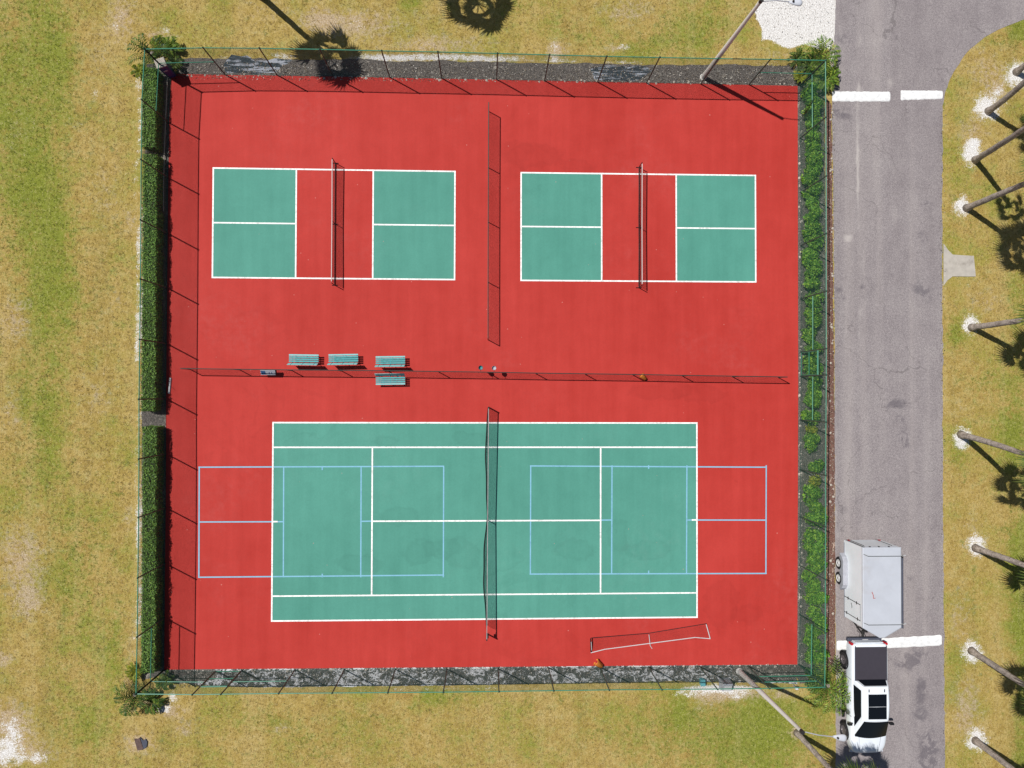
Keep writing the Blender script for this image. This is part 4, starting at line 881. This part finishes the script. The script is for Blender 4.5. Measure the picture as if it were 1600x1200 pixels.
# ------------------------------------------------------------------ hedges
def leaf_cloud(mb, P_, N_, size, rnd):
    for p, n in zip(P_, N_):
        n = (Vector(n)+Vector((rnd.gauss(0, .55), rnd.gauss(0, .55), rnd.gauss(0, .55)+.15))).normalized()
        t = n.cross(Vector((rnd.gauss(0, 1), rnd.gauss(0, 1), rnd.gauss(0, 1)))).normalized(); b = n.cross(t); s = size*rnd.uniform(.6, 1.35); p = Vector(p)
        mb.add([p-t*s, p-b*s*.45+n*s*.1, p+t*s, p+b*s*.45+n*s*.1], [(0, 1, 2, 3)])
def hedge(label, y0, y1, seed, light=()):
    rnd = random.Random(seed); h = .86
    a, b = at(234, y0, 0), at(232, y1, 0); xl0, xl1 = at(223, y0, h).x, at(220.5, y1, h).x; wd_ = .74
    root = empty('clipped_hedge', label, 'hedge', ((a+b)/2).to_tuple(), 'clipped hedges along the left fence')
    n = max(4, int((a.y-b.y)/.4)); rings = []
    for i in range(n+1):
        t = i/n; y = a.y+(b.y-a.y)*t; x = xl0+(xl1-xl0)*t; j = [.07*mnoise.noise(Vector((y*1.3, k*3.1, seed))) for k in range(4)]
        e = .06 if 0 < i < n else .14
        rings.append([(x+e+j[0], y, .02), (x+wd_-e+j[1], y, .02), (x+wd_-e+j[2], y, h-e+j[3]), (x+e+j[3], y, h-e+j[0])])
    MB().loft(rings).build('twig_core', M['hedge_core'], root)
    lf = MB(); P_, N_ = [], []; Ln = a.y-b.y
    for _ in range(int(Ln*1150)):
        t = rnd.random(); y = a.y-Ln*t; x = xl0+(xl1-xl0)*t; bumpy = .09*mnoise.noise(Vector((y*1.7, x*1.7, seed)))
        if mnoise.noise(Vector((y*.55, seed*3.3, 7))) > .48 and rnd.random() < .65: continue
        u = rnd.random()
        if u < .42: P_.append((x+rnd.random()*(wd_+bumpy*1.2), y, h+bumpy+rnd.uniform(-.05, .06))); N_.append((0, 0, 1))
        elif u < .80: P_.append((x+wd_+bumpy+rnd.uniform(-.05, .03), y, rnd.uniform(.03, h))); N_.append((1, 0, .25))
        else: P_.append((x+bumpy+rnd.uniform(-.02, .05), y, rnd.uniform(.03, h))); N_.append((-1, 0, .25))
    for yy, sg in ((a.y, 1), (b.y, -1)):
        for _ in range(260): P_.append((xl0+rnd.random()*wd_, yy+rnd.uniform(-.05, .04)*sg, rnd.uniform(0, h))); N_.append((0, sg, .2))
    leaf_cloud(lf, P_, N_, .052, rnd); lf.build('foliage', M['hedge_leaf'], root)
    return root
hedge('short clipped green hedge at the top of the left fence, beside the corner palm', 117, 238, 1)
hedge('long clipped green hedge along the left fence above the gravel gap', 249, 641, 2)
hedge('long clipped green hedge along the left fence below the gravel gap', 666, 1042, 3)
# dead twiggy shrub between the hedges
rnd = random.Random(5); B = at(237, 243); root = empty('dry_shrub', 'leafless grey brown shrub in the gap of the upper left hedge', 'shrub', B)
tw = MB()
for k in range(90):
    az = rnd.uniform(0, 6.28); l_ = rnd.uniform(.3, .6); p = B+Vector((rnd.uniform(-.2, .2), rnd.uniform(-.25, .25), 0)); q_ = p+Vector((math.cos(az)*.3, math.sin(az)*.3, l_)); tw.tube([p, p.lerp(q_, .5)+Vector((.04*math.sin(k), .03, .05)), q_], [.012, .008, .003], 4, cap=False)
tw.build('twigs', M['trunk'], root)
# ------------------------------------------------------------------ shrub row on the right
def shrub(label, base, rx, ry, h, seed, mat='shrub_leaf', n=620):
    rx *= 1.26; ry *= 1.22; h *= 1.05; n = int(n*1.35)
    rnd = random.Random(seed*7+1); B = at(*base); root = empty('flowering_shrub' if False else 'leafy_shrub', label, 'shrub', B, 'leafy shrubs outside the right fence')
    P_, N_ = [], []
    cl = [(rnd.uniform(-.5, .5)*rx, rnd.uniform(-.5, .5)*ry, rnd.uniform(.35, .75)*h, rnd.uniform(.45, .7)) for _ in range(6)]
    for _ in range(n):
        c_ = cl[rnd.randrange(6)]; v = Vector((rnd.gauss(0, 1), rnd.gauss(0, 1), rnd.gauss(0, 1))).normalized(); k = c_[3]*rnd.uniform(.55, 1.05)
        p = (B.x+c_[0]+v.x*rx*k, B.y+c_[1]+v.y*ry*k, max(.04, c_[2]+v.z*h*.45*k)); P_.append(p); N_.append((v.x, v.y, v.z+.3))
    lf = MB(); leaf_cloud(lf, P_, N_, .075, rnd); lf.build('foliage', M[mat], root)
    st = MB()
    for c_ in cl: st.tube([B, (B.x+c_[0]*.5, B.y+c_[1]*.5, c_[2]*.5), (B.x+c_[0], B.y+c_[1], c_[2])], [.02, .014, .006], 5, cap=False)
    st.build('stems', M['stalk'], root); return root
ysr = []
y = 146.
rr_ = random.Random(3)
while y < 652: ysr.append(y); y += rr_.uniform(16, 20)
words = ['level with the white speed bumps', 'below the speed bumps']
def where(y):
    if y < 170: return 'level with the speed bumps'
    if y < 260: return 'above the pickleball court lines'
    if y < 440: return 'beside the right pickleball court'
    if y < 575: return 'between pickleball court and divider'
    return 'beside the right end of the divider'
cnt = 1
ordn = ['first', 'second', 'third', 'fourth', 'fifth', 'sixth', 'seventh', 'eighth', 'ninth', 'tenth', 'eleventh', 'twelfth', 'thirteenth', 'fourteenth', 'fifteenth', 'sixteenth', 'seventeenth', 'eighteenth', 'nineteenth', 'twentieth',
        'twenty-first', 'twenty-second', 'twenty-third', 'twenty-fourth', 'twenty-fifth', 'twenty-sixth', 'twenty-seventh', 'twenty-eighth', 'twenty-ninth', 'thirtieth']
for k, y in enumerate(ysr):
    shrub('green shrub %s, %s from the top' % (where(y), ordn[k]), (1264+rr_.uniform(-1.5, 1.5)+(1 if y > 400 else 0), y), .44*rr_.uniform(.9, 1.12), .44*rr_.uniform(.9, 1.1), .72*rr_.uniform(.85, 1.15), 10+k)
shrub('yellowing leafy shrub below the gap at the right end of the divider', (1265, 671), .30, .26, .6, 60, 'shrub_yellow', 300)
shrub('green leafy shrub just above the bare gap in the right shrub row', (1266, 690), .44, .45, .75, 61)
shrub('green leafy shrub just below the bare gap in the right shrub row', (1268, 729), .40, .40, .75, 62)
shrub('yellow topped leafy shrub in the right row, level with the blue lines', (1268, 750), .36, .30, .7, 63, 'shrub_yellow', 320)
y = 769; k = 0
while y < 1030:
    nm = 'green leafy shrub in the lower right row, %s %s' % (ordn[k], 'down from the yellow topped one')
    shrub(nm, (1268.5+rr_.uniform(-1.5, 1.5), y), .50*rr_.uniform(.95, 1.15), .46*rr_.uniform(.9, 1.1), .8*rr_.uniform(.85, 1.15), 70+k, n=620); y += rr_.uniform(19, 23); k += 1
# ------------------------------------------------------------------ pickup truck (nose to the bottom of the picture)
TX, TY = 21.17, -9.70
tr = empty('pickup_truck', 'white pickup truck with black bed cover and dark roof glass, hitched to the trailer', 'pickup truck', (TX, TY, .012))
PARINV[0] = False
def sec(y, w_, zt_, zb=.42, sh=.10, crown=.04):
    """closed body section: bottom, rocker, flank, shoulder, crowned top"""
    half = [(w_*.80, zb), (w_*.96, zb+.08), (w_, zb+.34), (w_*.985, zt_-sh-.06), (w_*.94, zt_-sh*.35), (w_*.86, zt_), (w_*.45, zt_+crown*.8), (0, zt_+crown)]
    r = [(x, y, z) for x, z in half]+[(-x, y, z) for x, z in half[-2::-1]]
    return r
S = [(-3.16, .50, .80, .50, .05, .02), (-3.10, .78, .90, .46), (-2.94, .93, 1.01, .42), (-2.65, 1.02, 1.09), (-2.3, 1.045, 1.14), (-1.9, 1.05, 1.19), (-1.55, 1.05, 1.24, .42, .12, .02), (-.9, 1.045, 1.28, .4, .12, .0), (0, 1.045, 1.30, .4, .12, 0), (.9, 1.045, 1.31, .4, .12, 0),
     (1.15, 1.045, 1.32, .42, .08, 0), (1.9, 1.05, 1.32, .42, .08, 0), (2.7, 1.04, 1.32, .45, .08, 0), (2.98, 1.01, 1.31, .48, .08, 0), (3.06, .97, 1.27, .55, .08, 0)]
body = MB().loft([sec(*s) for s in S]).build('body', M['truck'], tr, smooth=True)
md = body.modifiers.new('sub', 'SUBSURF'); md.levels = 1; md.render_levels = 1
def quadpatch(a, b, c_, d, off, name, mat, inset=0., parent=tr, th=.012):
    a, b, c_, d = map(Vector, (a, b, c_, d)); n = (b-a).cross(d-a).normalized(); m_ = (a+b+c_+d)/4
    P4 = [m_+(p-m_)*(1-inset)+n*off for p in (a, b, c_, d)]
    mbx = MB(); mbx.add([tuple(p) for p in P4]+[tuple(p-n*th) for p in P4], [(0, 1, 2, 3), (7, 6, 5, 4), (0, 4, 5, 1), (1, 5, 6, 2), (2, 6, 7, 3), (3, 7, 4, 0)])
    return mbx.build(name, mat, parent, bevel=.004)
# greenhouse
wf, wr, rf, rr2 = .88, .95, .66, .68
zb_, zr = 1.25, 1.90
yA, yB, yC, yD = -1.98, -.93, .93, 1.12     # windscreen base, roof front, roof rear, rear base
rings = []
for (yb2, w0, yt, w1, z0_, z1_) in ((yA, wf, yB, rf, 1.20, zr-.03), (-.93, .97, -.70, .69, 1.20, zr), (-.1, .97, -.1, .70, 1.22, zr+.025), (.6, .96, .6, .69, 1.24, zr+.01), (yD, wr, yC, rr2, 1.26, zr-.03)):
    rings.append([(w0, yb2, z0_), (w1+.05, yt, z1_-.05), (w1-.04, yt, z1_), (0, yt, z1_+.02), (-w1+.04, yt, z1_), (-w1-.05, yt, z1_-.05), (-w0, yb2, z0_)])
MB().loft(rings).build('cab', M['truck'], tr, smooth=False, bevel=.05, seg=4)
# glass
gw = MB(); rings = []
for k in range(7):
    t = k/6; wv = .87+(.66-.87)*t; y_ = yA-.02+(yB-.04-yA)*t; z_ = 1.262+(1.885-1.262)*t; bow = .13*(1-t)+.05*t; rings.append([(wv*u, y_-bow*(1-u*u), z_+.012) for u in [-1+2*q/12 for q in range(13)]]+[(wv*u, y_-bow*(1-u*u)+.05, z_-.03) for u in [1-2*q/12 for q in range(13)]])
gw.loft(rings).build('windscreen', M['glass'], tr, smooth=False)
MB().box((0, -1.86, 1.262), (1.5, .16, .03)).build('dashboard_edge', M['trim'], tr, bevel=.01)
for sg in (-1, 1):
    def sp_(y, t):  # point on the side plane at height fraction t
        if y < -.93: k = (y-yA)/(-.93-yA); wb, wt_ = wf+(.97-wf)*k, rf+.05
        else: wb, wt_ = .965, .74
        z = 1.22+(zr-.05-1.22)*t; return Vector((sg*(wb+(wt_-wb)*t+.012), y, z))
    a, b, c_, d = sp_(-1.45, .12), sp_(.85, .12), sp_(.70, .88), sp_(-.72, .88)
    if sg > 0: quadpatch(a, b, c_, d, .012, 'side_window', M['glass'])
    else: quadpatch(b, a, d, c_, .012, 'side_window', M['glass'])
    # mirror
    MB().box((sg*1.17, -1.32, 1.30), (.24, .13, .20)).build('wing_mirror', M['black'], tr, bevel=.04, seg=3)
    MB().box((sg*1.04, -1.30, 1.24), (.14, .05, .05)).build('mirror_arm', M['black'], tr)
    # running board, tail lamp, head lamp, handles, arches
    MB().box((sg*1.06, -.1, .36), (.16, 2.5, .06)).build('running_board', M['black'], tr, bevel=.015)
    MB().box((sg*.965, 3.02, 1.06), (.13, .13, .34)).build('tail_lamp', M['redlight'], tr, bevel=.02)
    MB().box((sg*.80, -3.03, .80), (.30, .12, .10)).build('head_lamp', M['lamp'], tr, bevel=.02)
    for y in (-.45, .55): MB().box((sg*1.055, y, 1.08), (.025, .2, .03)).build('door_handle', M['truck'], tr, bevel=.008)
    for y in (-.95, .08, 1.08): MB().box((sg*1.047, y, .85), (.012, .012, .75)).build('door_seam', M['black'], tr)
    for y in (-2.06, 1.89):
        MB().lathe([(.30, sg*.9), (.50, sg*.9), (.515, sg*1.075), (.47, sg*1.085), (.42, sg*1.0)], (0, y, .43), 'X', 28).build('wheel_arch', M['black'], tr)
        tyre = MB().lathe([(.23, sg*.82), (.36, sg*.80), (.405, sg*.84), (.415, sg*.95), (.40, sg*1.06), (.36, sg*1.09), (.27, sg*1.085), (.25, sg*1.06)], (0, y, .415), 'X', 30).build('wheel', M['tyre'], tr, smooth=True)
        rm = MB().lathe([(.26, sg*1.05), (.25, sg*1.085), (.235, sg*1.07), (.22, sg*1.03), (.0, sg*1.02)], (0, y, .415), 'X', 24)
        for k in range(6):
            t = 2*PI*k/6; rm.box((sg*1.055, y+math.cos(t)*.12, .415+math.sin(t)*.12), (.03, .235, .06), Matrix.Rotation(t, 3, 'X'))
        rm.lathe([(.0, sg*1.09), (.05, sg*1.085), (.055, sg*1.05)], (0, y, .415), 'X', 12)
        ro = rm.build('rim', M['rim'], None); ro.parent = tyre
# roof glass, roof marks, bed cover, rear window, bumpers, hood lines
MB().box((.04, -.46, zr+.030), (1.0, .66, .045)).build('roof_glass', M['glass'], tr, bevel=.008)
MB().box((.04, .22, zr+.034), (1.0, .66, .045)).build('roof_glass', M['glass'], tr, bevel=.008)
for x in (-.42, .44): MB().box((x, .74, zr+.02), (.05, .16, .03)).build('roof_fixing', M['black'], tr, bevel=.01)
rw = quadpatch((.80, yD+.0, 1.36), (-.80, yD+.0, 1.36), (-.62, yC+.03, 1.84), (.62, yC+.03, 1.84), .03, 'rear_window', M['glass'])
MB().box((0, 1.98, 1.362), (1.76, 1.86, .05)).build('bed_cover', M['tonneau'], tr, bevel=.02, seg=3)
for x in (-.88, .88): MB().box((x, 2.0, 1.35), (.05, 1.95, .04)).build('bed_rail', M['trim'], tr, bevel=.012)
MB().box((0, 3.08, .62), (1.95, .22, .24)).build('rear_bumper', M['trim'], tr, bevel=.05, seg=3)
MB().box((0, 3.09, 1.02), (1.55, .05, .45)).build('tailgate', M['truck'], tr, bevel=.02)
MB().box((0, 3.125, .72), (.32, .02, .14)).build('number_plate', M['white'], tr)
MB().box((0, -3.06, .55), (1.6, .16, .2)).build('front_bumper', M['trim'], tr, bevel=.05, seg=3)
MB().box((0, -3.13, .80), (1.2, .03, .05)).build('light_bar', M['lamp'], tr, bevel=.01)
for x in (-.62, .62): MB().tube([(x, -1.95, 1.235), (x*.93, -2.5, 1.17), (x*.85, -2.95, 1.065)], .006, 4).build('bonnet_seam', M['trim'], tr)
MB().box((0, -1.99, 1.235), (1.66, .10, .02), Matrix.Rotation(.1, 3, 'X')).build('wiper_cowl', M['black'], tr)
for x0_, x1_ in ((-.6, -.05), (.05, .6)): MB().tube([(x0_, -1.97, 1.27), (x1_, -1.83, 1.36)], .012, 5).build('wiper', M['black'], tr)
MB().tube([(0, 3.1, .50), (0, 3.34, .50)], .035, 8).lathe([(0, .0), (.03, .01), (.04, .05), (.0, .09)], (0, 3.33, .52), n=10).build('tow_ball', M['dark_steel'], tr)
PARINV[0] = True
# ------------------------------------------------------------------ cargo trailer
ZR, ZF = 2.50, .48; x0_, x1_ = 20.12, 22.22; y0_, y1_, yn = -1.08, -5.36, -5.90; xc = (x0_+x1_)/2
tl = empty('cargo_trailer', 'white enclosed cargo trailer with pale grey roof behind the pickup truck', 'trailer', (xc, -3.2, .012))
plan = [(x0_, y0_), (x1_, y0_), (x1_, y1_), (xc+.12, yn), (xc-.12, yn), (x0_, y1_)]
MB().prism(plan, ZF, ZR-.03).build('body', M['trailer'], tl, bevel=.015)
def offp(pl, d): cx0, cy0 = xc, (y0_+yn)/2; return [(p[0]+(d if p[0] > cx0 else -d), p[1]+(d if p[1] > cy0 else -d)) for p in pl]
rings = [[(p[0], p[1], z) for p in offp(plan, d)] for z, d in ((ZR-.09, .012), (ZR-.005, .012), (ZR+.02, -.03))]
MB().loft(rings).build('roof', M['trailer_roof'], tl, bevel=.012)
for y in (-2.05, -3.05, -4.05, -5.0): MB().box((xc, y, ZR+.019), (2.0, .022, .008)).build('roof_seam', M['trailer_roof'], tl)
for y in (-1.52, -5.18):
    MB().tube([(x0_+.02, y+.10, ZR), (x0_+.25, y, ZR+.10), (x1_-.05, y, ZR+.10), (x1_+.12, y+.02, ZR-.02)], .016, 6).build('roof_bar', M['grey_steel'], tl)
    MB().box((x1_+.16, y, ZR-.05), (.30, .05, .05), Matrix.Rotation(.35, 3, 'Y')).build('awning_bracket', M['white'], tl)
MB().tube([(x1_+.11, -1.66, ZR-.08), (x1_+.11, -5.42, ZR-.08)], .05, 10).build('awning_tube', M['trim'], tl)
MB().tube([(x1_+.11, -1.58, ZR-.08), (x1_+.11, -1.66, ZR-.08)], .058, 10).build('awning_cap', M['black'], tl)
for y, zz in ((y0_+.015, 1), ):
    MB().box((x0_+.12, y, (ZF+ZR)/2), (.05, .02, ZR-ZF-.1)).build('door_edge', M['dark_steel'], tl)
    MB().box((xc, y, ZR-.16), (1.9, .03, .05)).build('door_hinge_rail', M['palegrey'], tl)
    for x in (xc-.6, xc-.1, xc+.45): MB().box((x, y+.012, ZR-.12), (.07, .04, .09)).build('hinge', M['dark_steel'], tl)
    for x in (xc-.85, xc+.7): MB().tube([(x, y+.04, ZF+.1), (x, y+.04, ZR-.25)], .014, 6).build('lock_rod', M['grey_steel'], tl)
    for x in (x0_+.18, x1_-.18): MB().box((x, y+.02, ZF+.22), (.1, .03, .14)).build('tail_lamp', M['redlight'], tl)
yd0, yd1 = -4.20, -5.06
dr = MB().box((x0_-.006, (yd0+yd1)/2, 1.42), (.02, yd0-yd1, 1.66)).build('side_door', M['trailer'], tl, bevel=.006)
for y in (yd0, yd1): MB().box((x0_-.022, y, 1.42), (.014, .035, 1.72)).build('door_trim', M['dark_steel'], tl)
MB().box((x0_-.022, (yd0+yd1)/2, 2.27), (.012, .86, .014)).build('door_trim', M['grey_steel'], tl)
for z, y in ((.85, yd1+.02), (2.0, yd1+.02), (1.0, yd0), (1.9, yd0)): MB().box((x0_-.03, y, z), (.03, .16, .04)).build('hinge', M['dark_steel'], tl)
MB().tube([(x0_-.04, -4.35, 1.35), (x0_-.05, -4.5, 1.45), (x0_-.04, -4.62, 1.42)], .014, 5).build('door_handle', M['dark_steel'], tl)
MB().box((x0_-.004, -3.3, .55), (.016, 4.2, .10)).build('skirt_rail', M['palegrey'], tl)
for sg, xw in ((-1, x0_), (1, x1_)):
    prof = [(-1.78, .52), (-1.95, .80), (-2.15, .93), (-3.5, .93), (-3.7, .80), (-3.87, .52)]
    MB().loft([[(xw+sg*.002, y, z) for y, z in prof], [(xw+sg*.26, y, z-.03) for y, z in prof]], closed=True).build('fender', M['palegrey'], tl, bevel=.02)
    for y in (-2.40, -3.25):
        tyre = MB().lathe([(.2, sg*-.2), (.32, sg*-.2), (.35, sg*-.16), (.355, 0.0), (.34, sg*.02), (.30, sg*.035), (.23, sg*.03), (.21, sg*.01)], (xw+sg*.24, y, .365), 'X', 28).build('wheel', M['tyre'], tl, smooth=True)
        ro = MB().lathe([(.215, sg*.0), (.205, sg*.03), (.19, sg*.0), (.10, -sg*.01), (.09, sg*.03), (.05, sg*.045), (0, sg*.05)], (xw+sg*.24, y, .365), 'X', 22).build('rim', M['rim_white'], None); ro.parent = tyre; ro.matrix_parent_inverse = Matrix()
        hb = MB().lathe([(0, sg*.075), (.03, sg*.07), (.035, sg*.04)], (xw+sg*.24, y, .365), 'X', 10).build('hub_cap', M['dark_steel'], tl)
# frame and coupling
yh = -6.38
MB().tube([(xc-.75, -5.3, .42), (xc, yh, .44)], .04, 6).tube([(xc+.75, -5.3, .42), (xc, yh, .44)], .04, 6).build('a_frame', M['dark_steel'], tl)
MB().box((xc, yh+.05, .52), (.12, .34, .10)).build('coupler', M['dark_steel'], tl, bevel=.02)
MB().tube([(xc, -6.1, .05), (xc, -6.1, 1.0)], .035, 8).tube([(xc-.02, -6.1, 1.0), (xc-.2, -6.16, 1.02), (xc-.2, -6.16, 1.1)], .012, 5).build('jack', M['dark_steel'], tl)
for s in (-1, 1):
    pts = [(xc+s*.25, -6.0, .4)]+[(xc+s*(.25-.03*k+.05*math.sin(k*2)), -6.0-.07*k, .4-.16*math.sin(PI*k/8)) for k in range(1, 8)]+[(xc+s*.12, -6.56, .45)]
    MB().tube(pts, .012, 5).build('safety_chain', M['dark_steel'], tl)
MB().tube([(xc+.1, -5.9, .9), (xc+.15, -6.1, .62), (xc+.05, -6.3, .55), (xc+.18, -6.55, .6)], .012, 5).build('cable', M['black'], tl)
a = at(1362.5, 925, ZR+.03); b = at(1364.8, 935, ZR+.03)
o = MB().tube([a, a.lerp(b, .5)+Vector((.02, 0, .02)), b, b+Vector((.1, .01, 0))], .018, 6).build('red_strap', M['redcord']); tag(o, 'short faded red strap lying on the trailer roof', 'strap')
# rubbish bundle of dry fronds by the corner clump
rnd = random.Random(8); B = at(1306, 1042); o = MB()
for k in range(60):
    az = math.radians(-50)+rnd.gauss(0, .25); p = B+Vector((rnd.uniform(-.25, .25), rnd.uniform(-.35, .35), .02)); d = Vector((math.cos(az), math.sin(az), rnd.uniform(-.02, .12)))
    o.tube([p-d*.25, p+d*.28], .012, 4)
o = o.build('twig_pile', M['dark_steel']); tag(o, 'small heap of dark dry twigs beside the rear wheel of the pickup truck', 'twigs')
# low trailing weeds at the outer edge of the right fence: sparse stones along beds
rnd = random.Random(21); st = MB()
def stone(mb, x, y, s, z=0):
    n = 6; mb.loft([[(x+math.cos(2*PI*k/n)*s*r_*(.8+.4*rnd.random()), y+math.sin(2*PI*k/n)*s*r_*(.8+.4*rnd.random()), z+hh*s) for k in range(n)] for r_, hh in ((1, 0), (.9, .35), (.4, .6))])
for _ in range(260):
    e = rnd.random()
    if e < .35: p = at(rnd.uniform(270, 1246), 0); X_ = rnd.uniform(272, 1244); p = at(X_, 119+(X_-268)*.0162+rnd.uniform(-4, 0))
    elif e < .6: p = at(rnd.uniform(1248.5, 1253), rnd.uniform(140, 1030))
    elif e < .85: X_ = rnd.uniform(262, 1244); p = at(X_, 1047-(X_-256)*.009+rnd.uniform(1, 4))
    else: p = at(rnd.uniform(1296, 1303), rnd.uniform(170, 1030))
    stone(st, p.x, p.y, rnd.uniform(.03, .09))
struct(st.build('edge_stones', M['cream']), 'stuff')
# loose litter, chips and dead leaves over the beds and the road edge
def litter(name, n, fx, mat, smin=.015, smax=.05):
    pts = np.array([fx(random.random(), random.random()) for _ in range(n)]); W_ = np.array([tuple(at(x, y))[:2] for x, y in pts])
    a = NR.uniform(0, 2*PI, n); sz = NR.uniform(smin, smax, n)*NR.uniform(.6, 1, n); V_ = []
    for k, (da, f) in enumerate(((0, 1), (1.7, .6), (3.1, 1), (4.6, .7))):
        V_.append(np.stack([W_[:, 0]+np.cos(a+da)*sz*f, W_[:, 1]+np.sin(a+da)*sz*f, .022+NR.uniform(0, .03, n)], 1))
    V_ = np.stack(V_, 1).reshape(-1, 3); return struct(raw_obj(name, V_, np.arange(4*n).reshape(-1, 4), mat), 'stuff')
def litter_mat():
    s = NT('mixed_litter'); r_ = s.n('NewGeometry').outputs['Random Per Island']
    return s.done(s.ramp(r_, (.0, C(40, 40, 40)), (.35, C(96, 88, 80)), (.62, C(160, 146, 126)), (.8, C(206, 196, 180)), (1., C(240, 236, 228))), .9)
M['litter'] = litter_mat()
litter('leaf_litter', 4200, lambda u, v: (272+966*u, 96+u*5+(28+u*4)*v**.8), M['litter'])
litter('leaf_litter', 3600, lambda u, v: (262+980*u, 1046-u*9+28*v), M['litter'])
litter('leaf_litter', 2200, lambda u, v: (1247+44*u**.8, 140+900*v), M['litter'])
litter('leaf_litter', 1500, lambda u, v: (1291+13*u**.9, 160+880*v), M['litter'])
litter('leaf_litter', 420, lambda u, v: (1190+112*u, 2+62*v), M['litter'], .01, .035)
litter('leaf_litter', 500, lambda u, v: (interp(RE, 170+1020*v)-3+7*u*u, 170+1020*v), M['litter'], .015, .05)
